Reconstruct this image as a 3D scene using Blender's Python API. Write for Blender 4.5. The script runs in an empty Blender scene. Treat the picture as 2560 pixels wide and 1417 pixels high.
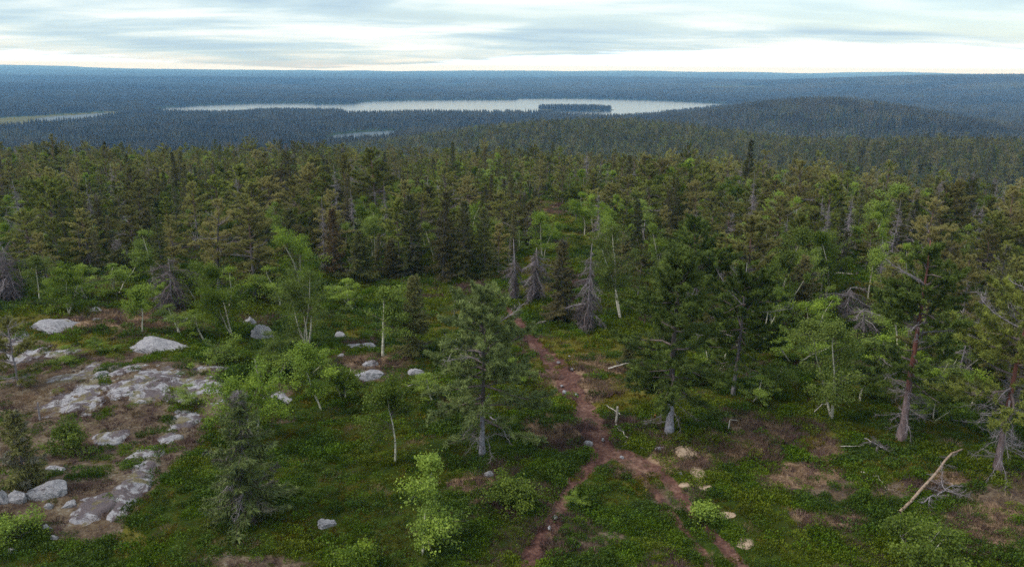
import bpy, bmesh, math, random
import numpy as np
from mathutils import Vector, Matrix, Euler

sc = bpy.context.scene
rad = math.radians
# ------------------------------------------------------------------ camera, sky, sun, exposure
W, H, F = 2560.0, 1417.0, 2009.0           # frame and focal length in photo pixels
CAM = np.array([0.0, 0.0, 17.0])
PITCH, ROLL = rad(14.75), rad(0.45)
cd = bpy.data.cameras.new('camera')
cam = bpy.data.objects.new('camera', cd)
sc.collection.objects.link(cam)
cd.sensor_fit = 'HORIZONTAL'; cd.sensor_width = 36.0; cd.lens = 36.0 * F / W
cd.clip_start = 0.5; cd.clip_end = 60000
RM = Matrix.Rotation(math.pi / 2 - PITCH, 3, 'X') @ Matrix.Rotation(ROLL, 3, 'Z')
cam.matrix_world = Matrix.Translation(CAM) @ RM.to_4x4()
sc.camera = cam
RN = np.array(RM)

SUN_EL, SUN_AZ = rad(50), rad(-105)         # behind cloud, to the left
world = bpy.data.worlds.new('World'); sc.world = world; world.use_nodes = True
def build_sky():
    nt = world.node_tree; nt.nodes.clear()
    N = lambda t, **k: _n(nt, t, **k)
    L = nt.links.new
    out = N('ShaderNodeOutputWorld'); bg = N('ShaderNodeBackground')
    bg.inputs['Strength'].default_value = 1.0
    L(bg.outputs[0], out.inputs[0])
    sky = N('ShaderNodeTexSky'); sky.sky_type = 'NISHITA'; sky.sun_disc = False
    sky.sun_elevation = SUN_EL; sky.sun_rotation = SUN_AZ
    sky.altitude = 300
    skys = mixc(nt, 'MULTIPLY', 1.0, sky.outputs[0], (0.09, 0.09, 0.09, 1))
    tc = N('ShaderNodeTexCoord'); sep = N('ShaderNodeSeparateXYZ'); L(tc.outputs['Generated'], sep.inputs[0])
    x, y, z = sep.outputs
    za = m(nt, 'ADD', m(nt, 'MAXIMUM', z, 0.0), 0.085)
    px, py = m(nt, 'DIVIDE', x, za), m(nt, 'DIVIDE', y, za)
    comb = N('ShaderNodeCombineXYZ'); L(px, comb.inputs[0]); L(py, comb.inputs[1])
    def noise(scale, off, detail, rough, dist=0.0):
        mp = N('ShaderNodeMapping'); mp.inputs['Location'].default_value = off
        mp.inputs['Scale'].default_value = scale
        L(comb.outputs[0], mp.inputs[0])
        n = N('ShaderNodeTexNoise'); n.inputs['Scale'].default_value = 1.0
        n.inputs['Detail'].default_value = detail; n.inputs['Roughness'].default_value = rough
        n.inputs['Distortion'].default_value = dist
        L(mp.outputs[0], n.inputs[0]); return n.outputs[0]
    n1 = noise((0.50, 0.85, 1), (3.1, 7.7, 0), 6, 0.5, 0.5)
    n2 = noise((1.3, 2.3, 1), (9.3, 1.2, 0), 6, 0.55, 0.6)
    n3 = noise((0.22, 0.5, 1), (5.9, 2.2, 4), 3, 0.5)
    v = m(nt, 'ADD', m(nt, 'MULTIPLY', n1, 0.75), m(nt, 'MULTIPLY', n2, 0.25))
    ramp = N('ShaderNodeValToRGB'); L(v, ramp.inputs[0])
    e = ramp.color_ramp.elements
    e[0].position = 0.36; e[0].color = (0.25, 0.335, 0.40, 1)
    e[1].position = 0.64; e[1].color = (0.58, 0.63, 0.63, 1)
    a = e.new(0.46); a.color = (0.325, 0.415, 0.455, 1)
    a = e.new(0.54); a.color = (0.45, 0.515, 0.53, 1)
    # thin places let the blue of the sky through
    thin = m(nt, 'MULTIPLY', sstep(nt, n3, 0.50, 0.68), 0.6)
    clouds = mixc(nt, 'MIX', thin, ramp.outputs[0], skys)
    # the open strip under the cloud deck, all round the horizon, its edge wavering
    az = m(nt, 'ARCTAN2', x, y)
    wave = m(nt, 'SINE', m(nt, 'ADD', m(nt, 'MULTIPLY', az, 5.0), -0.22))
    wave2 = m(nt, 'SINE', m(nt, 'ADD', m(nt, 'MULTIPLY', az, 13.0), 1.3))
    thr = m(nt, 'ADD', m(nt, 'ADD', m(nt, 'MULTIPLY', wave, 0.0125), 0.0180), m(nt, 'MULTIPLY', wave2, 0.0022))
    thr = m(nt, 'ADD', thr, m(nt, 'MULTIPLY', m(nt, 'SUBTRACT', n2, 0.5), 0.016))
    gap = sstep(nt, m(nt, 'SUBTRACT', thr, z), -0.0015, 0.0025)
    col = mixc(nt, 'MIX', gap, clouds, (0.62, 0.84, 1.38, 1))
    # the ground half of the sphere is never seen
    low = sstep(nt, m(nt, 'MULTIPLY', z, -1.0), 0.02, 0.06)
    col = mixc(nt, 'MIX', low, col, (0.06, 0.07, 0.06, 1))
    L(col, bg.inputs[0])
def _n(nt, t, **k):
    n = nt.nodes.new(t)
    for a, b in k.items(): setattr(n, a, b)
    return n
def _in(nt, sock, v):
    if hasattr(v, 'is_linked') or hasattr(v, 'links'): nt.links.new(v, sock)
    else: sock.default_value = v
def m(nt, op, a, b=None, clamp=False):
    n = nt.nodes.new('ShaderNodeMath'); n.operation = op; n.use_clamp = clamp
    _in(nt, n.inputs[0], a)
    if b is not None: _in(nt, n.inputs[1], b)
    return n.outputs[0]
def mixc(nt, mode, fac, a, b):
    n = nt.nodes.new('ShaderNodeMix'); n.data_type = 'RGBA'; n.blend_type = mode; n.clamp_factor = True
    _in(nt, n.inputs[0], fac); _in(nt, n.inputs[6], a); _in(nt, n.inputs[7], b)
    return n.outputs[2]
def sstep(nt, v, a, b):
    n = nt.nodes.new('ShaderNodeMapRange'); n.interpolation_type = 'SMOOTHSTEP'
    _in(nt, n.inputs[0], v); n.inputs[1].default_value = a; n.inputs[2].default_value = b
    return n.outputs[0]
build_sky()
sl = bpy.data.lights.new('sun', 'SUN'); sl.energy = 1.5; sl.angle = rad(25); sl.color = (1.0, 0.95, 0.88)
so = bpy.data.objects.new('sun', sl); sc.collection.objects.link(so)
sd = Vector((math.sin(SUN_AZ) * math.cos(SUN_EL), math.cos(SUN_AZ) * math.cos(SUN_EL), math.sin(SUN_EL)))
so.rotation_euler = sd.to_track_quat('Z', 'Y').to_euler(); so.location = (0, 0, 60)
vs = sc.view_settings
vs.view_transform = 'Standard'; vs.look = 'None'; vs.exposure = 1.05; vs.gamma = 1.0; vs.use_curve_mapping = False
cy = sc.cycles
cy.use_denoising = False; cy.max_bounces = 5; cy.diffuse_bounces = 2; cy.glossy_bounces = 2
cy.transmission_bounces = 3; cy.volume_bounces = 0; cy.transparent_max_bounces = 4
cy.use_adaptive_sampling = True; cy.adaptive_threshold = 0.01

# ------------------------------------------------------------------ noise and projection helpers
def _hash(ix, iy, s):
    a = (ix.astype(np.int64) * 374761393 + iy.astype(np.int64) * 668265263 + s * 974634521) & 0xFFFFFFFF
    a = ((a ^ (a >> 13)) * 1274126177) & 0xFFFFFFFF
    a = ((a ^ (a >> 15)) * 2246822519) & 0xFFFFFFFF
    return ((a ^ (a >> 16)) & 0xFFFFFF) / float(0xFFFFFF)
def vn(x, y, s=0):
    ix, iy = np.floor(x), np.floor(y); fx, fy = x - ix, y - iy
    fx = fx * fx * (3 - 2 * fx); fy = fy * fy * (3 - 2 * fy)
    a, b = _hash(ix, iy, s), _hash(ix + 1, iy, s); c, d = _hash(ix, iy + 1, s), _hash(ix + 1, iy + 1, s)
    return (a + (b - a) * fx) * (1 - fy) + (c + (d - c) * fx) * fy
def fbm(x, y, s=0, o=4):
    t = 0; amp = 0.5; tot = 0
    for i in range(o):
        t = t + amp * vn(x, y, s + i * 17); tot += amp
        x, y, amp = x * 2.03 + 11.3, y * 2.03 + 5.7, amp * 0.5
    return t / tot
def ss(a, b, x):
    t = np.clip((x - a) / (b - a), 0, 1); return t * t * (3 - 2 * t)
def proj(P):
    q = (np.asarray(P, float) - CAM) @ RN
    z = np.where(-q[..., 2] < 0.1, 0.1, -q[..., 2])
    return W / 2 + F * q[..., 0] / z, H / 2 - F * q[..., 1] / z, z
def ray(px, py):
    d = RN @ np.array([(px - W / 2) / F, -(py - H / 2) / F, -1.0]); return d
def onplane(px, py, z0):
    d = ray(px, py); t = (z0 - CAM[2]) / d[2]; return CAM + d * t
def poly_sd(x, y, poly):
    """signed distance to a polygon, negative inside"""
    P = np.asarray(poly, float); n = len(P)
    d = np.full(np.shape(x), 1e18); ins = np.zeros(np.shape(x), bool)
    for i in range(n):
        ax, ay = P[i]; bx, by = P[(i + 1) % n]
        ex, ey = bx - ax, by - ay; wx, wy = x - ax, y - ay
        t = np.clip((wx * ex + wy * ey) / (ex * ex + ey * ey + 1e-12), 0, 1)
        d = np.minimum(d, (wx - ex * t) ** 2 + (wy - ey * t) ** 2)
        c = ((ay > y) != (by > y)) & (x < (bx - ax) * (y - ay) / (by - ay + 1e-12) + ax)
        ins ^= c
    d = np.sqrt(d); return np.where(ins, -d, d)

# ------------------------------------------------------------------ the land
WL = -75.0
def wpoly(px):  return [tuple(onplane(a, b, WL)[:2]) for a, b in px]
LAKE = wpoly([(372, 275), (420, 268), (500, 262.5), (640, 257.5), (760, 257), (790, 260), (855, 259), (890, 258), (902, 255),
              (940, 251.5), (1100, 249.5), (1290, 249), (1300, 246), (1450, 246), (1640, 250.5), (1790, 257), (1860, 262),
              (1800, 272), (1700, 284), (1600, 296), (1530, 299), (1430, 294), (1370, 288), (1340, 287), (1240, 288), (1100, 287),
              (868, 291), (858, 284), (800, 283), (640, 283), (618, 287), (560, 291), (480, 290), (390, 286)])
POND = wpoly([(800, 352), (838, 337), (900, 331), (975, 326.5), (1010, 328), (990, 345), (930, 358), (830, 362)])
POOLA = wpoly([(85, 297), (140, 291), (205, 287), (272, 281.5), (282, 287), (225, 297), (150, 304), (95, 305)])
POOLB = wpoly([(1086, 217.2), (1130, 216.6), (1132, 218.6), (1185, 220.6), (1186, 221.6), (1100, 219.4)])
MARSH = wpoly([(-60, 304), (60, 295.5), (160, 288.5), (280, 281), (300, 290), (266, 304), (140, 315), (60, 322), (-60, 334)])
MARSH2 = wpoly([(500, 283), (560, 281), (640, 283), (600, 287), (520, 288)])
CLEARS = [wpoly([(1690, 231), (1800, 230), (1905, 233), (1890, 235.5), (1780, 234)]), wpoly([(1480, 205), (1560, 204), (1580, 206.5), (1500, 208)])]
ISL = onplane(1437, 274.5, WL)
island_r = (185 / F * np.linalg.norm(ISL - CAM) / 2, 38.0)
WATERS = [LAKE, POND, POOLA, POOLB]
def gauss(x, y, cx, cy, sx, sy, rot=0.0):
    c, s = math.cos(rot), math.sin(rot); u, v = (x - cx) * c + (y - cy) * s, -(x - cx) * s + (y - cy) * c
    return np.exp(-0.5 * ((u / sx) ** 2 + (v / sy) ** 2))
def pol(px, D):
    a = math.atan2(px - W / 2, F); return D * math.sin(a), D * math.cos(a)
def far_land(x, y):
    r = np.hypot(x, y)
    v = -71.5 + 5.0 * (fbm(x / 520, y / 520, 3, 3) - 0.5)
    bx, by = pol(2650, 470); v = v + 47 * gauss(x, y, bx, by, 150, 130)
    bx, by = pol(1480, 690); v = v + 41 * gauss(x, y, bx, by, 158, 150)
    bx, by = pol(2045, 1350); v = v + 43 * gauss(x, y, bx, by, 145, 200)
    bx, by = pol(2330, 1250); v = v + 4 * gauss(x, y, bx, by, 200, 200)
    bx, by = pol(2700, 4300); v = v + 66 * gauss(x, y, bx, by, 700, 900)
    bx, by = pol(2150, 4900); v = v + 34 * gauss(x, y, bx, by, 800, 700)
    bx, by = pol(1560, 6200); v = v + 36 * gauss(x, y, bx, by, 900, 600)
    bx, by = pol(500, 5600); v = v + 22 * gauss(x, y, bx, by, 1500, 500)
    bx, by = pol(100, 3900); v = v + 12 * gauss(x, y, bx, by, 700, 500)
    a = np.arctan2(x, y)
    v = v + ss(3500, 9000, r) * 30 * fbm(x / 1700 + 9, y / 1100, 31, 4)
    v = v + ss(5200, 14500, r) * (62 + 75 * (fbm(a * 7 + 3.1, r / 5200.0, 41, 4) - 0.5))
    bx, by = pol(2190, 14600); v = v + 42 * gauss(x, y, bx, by, 450, 1500)
    bx, by = pol(110, 14600); v = v + 30 * gauss(x, y, bx, by, 700, 1500)
    return v
NEAR_BUMPS = []
def hgt(x, y, detail=True):
    x = np.asarray(x, float); y = np.asarray(y, float)
    r = np.hypot(x, y)
    dxr = np.maximum(0, x - 22); dxl = np.maximum(0, -x - 120)
    p = -(3.9e-4 + 0.9e-4 * ss(-40, 60, x)) * np.maximum(0, y - 62) ** 2 - 1.5e-3 * dxr ** 2 * ss(45, 120, y) - 4e-4 * dxl ** 2
    p = np.maximum(p, -400)
    v = far_land(x, y)
    k = 7.0; hh = np.clip(0.5 + 0.5 * (p - v) / k, 0, 1); z = v + (p - v) * hh + k * hh * (1 - hh) * 0.5
    near = 1 - ss(250, 500, r)
    if detail:
        z = z + near * (1.1 * (fbm(x / 17, y / 17, 5, 3) - 0.5) * ss(20, 40, r) + 0.50 * (fbm(x / 2.0, y / 2.0, 8, 4) - 0.5))
    for cx, cy_, sx, sy, a in NEAR_BUMPS: z = z + a * gauss(x, y, cx, cy_, sx, sy)
    far = r > 700
    if np.any(far):
        xf, yf, zf = x[far] if x.ndim else x, y[far] if y.ndim else y, z[far] if z.ndim else z
        d = np.full(np.shape(xf), 1e9)
        for P in WATERS: d = np.minimum(d, poly_sd(xf, yf, P))
        di = (np.hypot((xf - ISL[0]) / island_r[0], (yf - ISL[1]) / island_r[1]) - 1) * 40
        d = np.where(d < 0, np.maximum(d, -di), d)
        zf = np.where(d > 0, zf + (WL + 1.3 - zf) * np.exp(-d / 45.0), zf)
        zf = np.where(d > 0, zf, WL + 0.6 - np.minimum(6, -d * 0.4) - 0.4)
        if z.ndim: z[far] = zf
        else: z = zf
    return z
for px_, py_, sx, sy, a in [(430, 960, 5.5, 3.6, 1.0), (120, 1230, 3.2, 2.2, 0.5), (380, 870, 3, 2, 0.35), (930, 920, 2.6, 1.8, 0.45), (140, 830, 4, 3, 0.5),
                            (1860, 1085, 1.6, 1.1, 0.35), (1860, 1135, 1.5, 0.8, 0.25), (1380, 1085, 1.6, 0.8, 0.2), (1130, 1000, 1.3, 0.8, 0.25)]:
    q = onplane(px_, py_, 0); NEAR_BUMPS.append((q[0], q[1], sx, sy, a))
_TN = np.exp(np.linspace(math.log(14), math.log(420), 700)); _TF = np.exp(np.linspace(math.log(60), math.log(24000), 1400))
def ground(px, py):
    d = ray(px, py); T_ = _TN if py > 470 else _TF
    P = CAM + T_[:, None] * d; g = P[:, 2] - hgt(P[:, 0], P[:, 1])
    i = int(np.argmax(g < 0)) if (g < 0).any() else len(T_) - 1
    i = max(i, 1); f = g[i - 1] / (g[i - 1] - g[i] + 1e-9); q = CAM + d * (T_[i - 1] + (T_[i] - T_[i - 1]) * min(max(f, 0), 1))
    return np.array([q[0], q[1], float(hgt(q[0:1], q[1:2])[0])])
def top_height(B, ty):
    a, b = 0.0, 40.0
    for _ in range(40):
        c = 0.5 * (a + b)
        if proj(B + np.array([0, 0, c]))[1] > ty: a = c
        else: b = c
    return a
def pxm(B):  return np.linalg.norm(B - CAM) / F          # metres per photo pixel at B

# ------------------------------------------------------------------ mesh helpers
COL = sc.collection
def raw_mesh(name, V, T, mats, mi=None, tint=None, smooth=False):
    V = np.ascontiguousarray(V, np.float32); T = np.ascontiguousarray(T, np.int32)
    me = bpy.data.meshes.new(name)
    me.vertices.add(len(V)); me.vertices.foreach_set('co', V.ravel())
    me.loops.add(T.size); me.loops.foreach_set('vertex_index', T.ravel())
    me.polygons.add(len(T)); me.polygons.foreach_set('loop_start', np.arange(len(T), dtype=np.int32) * T.shape[1])
    for x in mats: me.materials.append(x)
    if mi is not None: me.polygons.foreach_set('material_index', np.ascontiguousarray(mi, np.int32))
    me.polygons.foreach_set('use_smooth', np.full(len(T), smooth, bool) if np.isscalar(smooth) else smooth)
    if tint is not None:
        at = me.attributes.new('tint', 'FLOAT', 'POINT'); at.data.foreach_set('value', np.ascontiguousarray(tint, np.float32))
    me.update(calc_edges=True)
    return me
class Acc:
    def __init__(s): s.V, s.T, s.M, s.C, s.S, s.n = [], [], [], [], [], 0
    def add(s, V, T, mat, tint, smooth=False):
        V = np.asarray(V, float).reshape(-1, 3); T = np.asarray(T, int).reshape(-1, 3)
        s.V.append(V); s.T.append(T + s.n); s.M.append(np.full(len(T), mat)); s.S.append(np.full(len(T), smooth))
        s.C.append(np.broadcast_to(np.asarray(tint, float), (len(V),)).copy()); s.n += len(V)
    def tube(s, pts, r, k, mat, tint=0.5, cap=True):
        pts = np.asarray(pts, float); n = len(pts); r = np.broadcast_to(np.asarray(r, float), (n,))
        d = np.gradient(pts, axis=0); d /= np.linalg.norm(d, axis=1)[:, None] + 1e-9
        ref = np.array([0.31, 0.87, 0.38]) if abs(d[0] @ np.array([0.31, 0.87, 0.38])) < 0.9 else np.array([0.9, 0.1, 0.4])
        u = np.cross(d, ref); u /= np.linalg.norm(u, axis=1)[:, None] + 1e-9; v = np.cross(d, u)
        a = np.arange(k) * 2 * math.pi / k
        V = pts[:, None, :] + r[:, None, None] * (np.cos(a)[None, :, None] * u[:, None, :] + np.sin(a)[None, :, None] * v[:, None, :])
        i = np.arange(n - 1)[:, None] * k; j = np.arange(k)[None, :]; j2 = (j + 1) % k
        A, B, C, D = i + j, i + j2, i + k + j2, i + k + j
        T = np.concatenate([np.stack([A, B, C], -1).reshape(-1, 3), np.stack([A, C, D], -1).reshape(-1, 3)])
        V = V.reshape(-1, 3)
        if cap:
            c = np.array([[(n - 1) * k, (n - 1) * k + q, (n - 1) * k + q + 1] for q in range(1, k - 1)]); T = np.concatenate([T, c])
        s.add(V, T, mat, tint, True)
    def blades(s, P, D, L, Wd, mat, tint, rng):
        n = len(P)
        D = D / (np.linalg.norm(D, axis=1)[:, None] + 1e-9)
        S = np.cross(D, rng.normal(size=(n, 3))); S /= np.linalg.norm(S, axis=1)[:, None] + 1e-9
        L = np.broadcast_to(L, (n,))[:, None]; Wd = np.broadcast_to(Wd, (n,))[:, None]
        V = np.stack([P - S * Wd / 2, P + S * Wd / 2, P + D * L], 1).reshape(-1, 3)
        s.add(V, np.arange(3 * n).reshape(-1, 3), mat, np.repeat(np.broadcast_to(tint, (n,)), 3))
    def leaves(s, P, D, L, Wd, mat, tint, rng):
        n = len(P)
        D = D / (np.linalg.norm(D, axis=1)[:, None] + 1e-9)
        S = np.cross(D, rng.normal(size=(n, 3))); S /= np.linalg.norm(S, axis=1)[:, None] + 1e-9
        L = np.broadcast_to(L, (n,))[:, None]; Wd = np.broadcast_to(Wd, (n,))[:, None]
        V = np.stack([P, P + D * L * .5 + S * Wd / 2, P + D * L, P + D * L * .5 - S * Wd / 2], 1).reshape(-1, 3)
        q = np.arange(n)[:, None] * 4
        s.add(V, np.concatenate([q + np.array([[0, 1, 2]]), q + np.array([[0, 2, 3]])]), mat, np.repeat(np.broadcast_to(tint, (n,)), 4))
    def mesh(s, name, mats):
        return raw_mesh(name, np.concatenate(s.V), np.concatenate(s.T), mats, np.concatenate(s.M), np.concatenate(s.C), np.concatenate(s.S))
def link(name, data, parent=None, **props):
    o = bpy.data.objects.new(name, data); COL.objects.link(o)
    if parent is not None: o.parent = parent
    for a, b in props.items(): o[a] = b
    return o

# ------------------------------------------------------------------ materials
def mat(name):
    ma = bpy.data.materials.new(name); ma.use_nodes = True; nt = ma.node_tree; nt.nodes.clear()
    out = nt.nodes.new('ShaderNodeOutputMaterial'); return ma, nt, out
def tnoise(nt, scale, detail=5, rough=0.6, coord=None, vec=(1, 1, 1), dist=0.0):
    n = nt.nodes.new('ShaderNodeTexNoise'); n.inputs['Scale'].default_value = scale; n.inputs['Detail'].default_value = detail
    n.inputs['Roughness'].default_value = rough; n.inputs['Distortion'].default_value = dist
    mp = nt.nodes.new('ShaderNodeMapping'); mp.inputs['Scale'].default_value = vec
    if coord is None:
        tc = nt.nodes.new('ShaderNodeTexCoord'); coord = tc.outputs['Object']
    nt.links.new(coord, mp.inputs[0]); nt.links.new(mp.outputs[0], n.inputs[0]); return n.outputs[0]
def ramp(nt, v, stops):
    r = nt.nodes.new('ShaderNodeValToRGB'); nt.links.new(v, r.inputs[0]); e = r.color_ramp.elements
    while len(e) < len(stops): e.new(0.5)
    for q, (p, c) in zip(e, stops): q.position = p; q.color = (*c, 1)
    return r.outputs[0]
def principled(nt, col, rough, spec=0.3, bump=None, bstr=0.4, bdist=0.02):
    p = nt.nodes.new('ShaderNodeBsdfPrincipled'); _in(nt, p.inputs['Base Color'], col); _in(nt, p.inputs['Roughness'], rough)
    p.inputs['Specular IOR Level'].default_value = spec
    if bump is not None:
        b = nt.nodes.new('ShaderNodeBump'); b.inputs['Strength'].default_value = bstr; b.inputs['Distance'].default_value = bdist
        nt.links.new(bump, b.inputs['Height']); nt.links.new(b.outputs[0], p.inputs['Normal'])
    return p
def foliage(name, c1, c2, c3, trans=0.3, rnd=0.8):
    ma, nt, out = mat(name)
    at = nt.nodes.new('ShaderNodeAttribute'); at.attribute_name = 'tint'
    oi = nt.nodes.new('ShaderNodeObjectInfo')
    a = mixc(nt, 'MIX', at.outputs['Fac'], (*c1, 1), (*c2, 1))
    c = mixc(nt, 'MIX', m(nt, 'MULTIPLY', oi.outputs['Random'], rnd), a, (*c3, 1))
    # value also varies from tree to tree
    fr = m(nt, 'FRACT', m(nt, 'MULTIPLY', oi.outputs['Random'], 7.31))
    val = m(nt, 'ADD', m(nt, 'MULTIPLY', fr, 0.9), 0.6)
    hs = nt.nodes.new('ShaderNodeHueSaturation'); nt.links.new(c, hs.inputs['Color']); nt.links.new(val, hs.inputs['Value'])
    p = principled(nt, hs.outputs[0], 0.6, 0.15)
    tr = nt.nodes.new('ShaderNodeBsdfTranslucent'); nt.links.new(hs.outputs[0], tr.inputs[0])
    mx = nt.nodes.new('ShaderNodeMixShader'); mx.inputs[0].default_value = trans
    nt.links.new(p.outputs[0], mx.inputs[1]); nt.links.new(tr.outputs[0], mx.inputs[2]); nt.links.new(mx.outputs[0], out.inputs[0])
    return ma
M = {}
M['pine'] = foliage('pine_needles', (0.070, 0.094, 0.017), (0.270, 0.310, 0.052), (0.250, 0.205, 0.085), 0.36, 0.8)
M['pinegreen'] = foliage('dense_green_pine_needles', (0.034, 0.058, 0.012), (0.150, 0.205, 0.034), (0.095, 0.105, 0.036), 0.25, 0.35)
M['pinegrey'] = foliage('grey_green_pine_needles', (0.055, 0.075, 0.026), (0.195, 0.235, 0.070), (0.12, 0.125, 0.06), 0.3, 0.3)
M['spruce'] = foliage('spruce_needles', (0.048, 0.064, 0.017), (0.175, 0.190, 0.046), (0.170, 0.140, 0.064), 0.3)
M['birch'] = foliage('birch_leaves', (0.070, 0.125, 0.012), (0.260, 0.345, 0.036), (0.175, 0.215, 0.055), 0.38)
M['rust'] = foliage('dying_needles', (0.13, 0.090, 0.04), (0.28, 0.19, 0.09), (0.17, 0.15, 0.06), 0.3)
M['lichen'] = foliage('beard_lichen', (0.085, 0.085, 0.055), (0.17, 0.16, 0.11), (0.12, 0.105, 0.08), 0.2)
M['twig'] = foliage('dead_twigs', (0.080, 0.062, 0.070), (0.30, 0.255, 0.275), (0.17, 0.135, 0.14), 0.05)
M['darktwig'] = foliage('dark_dead_twigs', (0.045, 0.036, 0.042), (0.16, 0.13, 0.14), (0.09, 0.07, 0.07), 0.05)
M['berry'] = foliage('bilberry_leaves', (0.028, 0.066, 0.003), (0.135, 0.225, 0.011), (0.105, 0.110, 0.010), 0.32, 0.4)
M['berryd'] = foliage('dark_lingonberry_leaves', (0.020, 0.046, 0.005), (0.085, 0.145, 0.014), (0.065, 0.075, 0.012), 0.25, 0.4)
M['berryy'] = foliage('yellow_green_bilberry_leaves', (0.045, 0.075, 0.004), (0.150, 0.205, 0.014), (0.135, 0.120, 0.012), 0.32, 0.4)
M['heather'] = foliage('heather_twigs', (0.060, 0.034, 0.030), (0.19, 0.125, 0.090), (0.10, 0.055, 0.060), 0.15)
M['moss'] = foliage('moss_and_crowberry', (0.060, 0.070, 0.006), (0.165, 0.155, 0.015), (0.14, 0.090, 0.012), 0.3)
M['straw'] = foliage('dry_grass', (0.15, 0.105, 0.055), (0.34, 0.25, 0.15), (0.20, 0.12, 0.08), 0.3)
M['far'] = foliage('far_needles', (0.036, 0.040, 0.020), (0.135, 0.130, 0.058), (0.105, 0.086, 0.052), 0.15)
def bark(name, stops, scale=6, vec=(1, 1, 0.25), bs=0.6, grad=None):
    ma, nt, out = mat(name)
    n = tnoise(nt, scale, 6, 0.65, None, vec)
    c = ramp(nt, n, stops)
    if grad:
        tc = nt.nodes.new('ShaderNodeTexCoord'); sp = nt.nodes.new('ShaderNodeSeparateXYZ'); nt.links.new(tc.outputs['Object'], sp.inputs[0])
        f = sstep(nt, m(nt, 'ADD', sp.outputs[2], m(nt, 'MULTIPLY', n, 1.5)), grad[0], grad[1])
        c = mixc(nt, 'MIX', f, c, (*grad[2], 1))
    p = principled(nt, c, 0.85, 0.15, n, bs, 0.02); nt.links.new(p.outputs[0], out.inputs[0]); return ma
M['pinebark'] = bark('pine_bark', [(0.3, (0.060, 0.050, 0.055)), (0.5, (0.17, 0.15, 0.155)), (0.72, (0.30, 0.27, 0.28))], 9, (1, 1, .35), grad=(4.2, 6.0, (0.15, 0.085, 0.065)))
M['redbark'] = bark('red_pine_bark', [(0.3, (0.07, 0.045, 0.045)), (0.5, (0.17, 0.12, 0.12)), (0.72, (0.28, 0.22, 0.22))], 9, (1, 1, .35), grad=(2.9, 3.9, (0.17, 0.070, 0.055)))
M['greybark'] = bark('spruce_bark', [(0.3, (0.05, 0.045, 0.05)), (0.5, (0.14, 0.125, 0.13)), (0.75, (0.26, 0.24, 0.26))], 10, (1, 1, .4))
M['palebark'] = bark('pale_lichened_bark', [(0.3, (0.10, 0.09, 0.11)), (0.5, (0.25, 0.24, 0.28)), (0.7, (0.42, 0.40, 0.46))], 14, (1, 1, .6), grad=(2.0, 3.4, (0.075, 0.062, 0.058)))
M['deadwood'] = bark('weathered_grey_wood', [(0.3, (0.09, 0.075, 0.085)), (0.5, (0.23, 0.20, 0.22)), (0.7, (0.42, 0.38, 0.40))], 8, (1, 1, .2))
M['bleach'] = bark('bleached_wood', [(0.3, (0.17, 0.14, 0.12)), (0.5, (0.36, 0.32, 0.28)), (0.7, (0.52, 0.47, 0.42))], 8, (1, 1, .2))
M['brownwood'] = bark('brown_bare_wood', [(0.3, (0.10, 0.065, 0.045)), (0.5, (0.27, 0.19, 0.14)), (0.7, (0.42, 0.33, 0.26))], 8, (1, 1, .3))
M['birchbark'] = bark('birch_bark', [(0.33, (0.06, 0.05, 0.045)), (0.42, (0.34, 0.31, 0.25)), (0.6, (0.62, 0.58, 0.48))], 7, (1, 1, 2.2), 0.3)
M['rootwood'] = bark('dark_twigs', [(0.3, (0.06, 0.045, 0.045)), (0.6, (0.17, 0.13, 0.125))], 9)
def rock_mat(name, cover):
    """grey bedrock and boulders; cover is how much dry moss, litter and dark crust lies on them"""
    ma, nt, out = mat(name)
    tc = nt.nodes.new('ShaderNodeNewGeometry'); P = tc.outputs['Position']
    n1 = tnoise(nt, 1.3, 8, 0.65, P, (1, 1, 1), 0.6); n2 = tnoise(nt, 4.5, 8, 0.75, P, (1, 1, 2.2), 1.2); n3 = tnoise(nt, 0.9, 6, 0.65, P, (1, 1, 1), 0.8); n4 = tnoise(nt, 24, 4, 0.7, P)
    c = ramp(nt, m(nt, 'ADD', m(nt, 'MULTIPLY', n2, 0.7), m(nt, 'MULTIPLY', n4, 0.3)), [(0.36, (0.055, 0.045, 0.06)), (0.43, (0.21, 0.20, 0.225)), (0.52, (0.30, 0.285, 0.305)), (0.66, (0.45, 0.435, 0.455))])
    c = mixc(nt, 'MIX', m(nt, 'MULTIPLY', sstep(nt, n1, 0.60 - 0.10 * cover, 0.66 - 0.10 * cover), 0.9), c, ramp(nt, n4, [(0.35, (0.045, 0.034, 0.042)), (0.65, (0.13, 0.095, 0.095))]))
    c = mixc(nt, 'MIX', m(nt, 'MULTIPLY', sstep(nt, n3, 0.62 - 0.08 * cover, 0.70 - 0.08 * cover), 0.8), c, ramp(nt, n4, [(0.35, (0.075, 0.062, 0.022)), (0.65, (0.20, 0.165, 0.075))]))
    p = principled(nt, c, 0.85, 0.2, m(nt, 'ADD', n2, n1), 1.0, 0.10); nt.links.new(p.outputs[0], out.inputs[0]); return ma
M['rock'] = rock_mat('lichened_granite', 0.1); M['bedrock'] = rock_mat('overgrown_bedrock', 1.25)
def sandstone_mat():
    ma, nt, out = mat('pale_bare_gravel')
    P = nt.nodes.new('ShaderNodeNewGeometry').outputs['Position']; n = tnoise(nt, 5, 8, 0.75, P)
    c = ramp(nt, n, [(0.3, (0.13, 0.085, 0.055)), (0.45, (0.29, 0.21, 0.15)), (0.7, (0.40, 0.305, 0.225))])
    p = principled(nt, c, 0.9, 0.1, n, 0.6, 0.03); nt.links.new(p.outputs[0], out.inputs[0]); return ma
M['sand'] = sandstone_mat()
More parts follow.
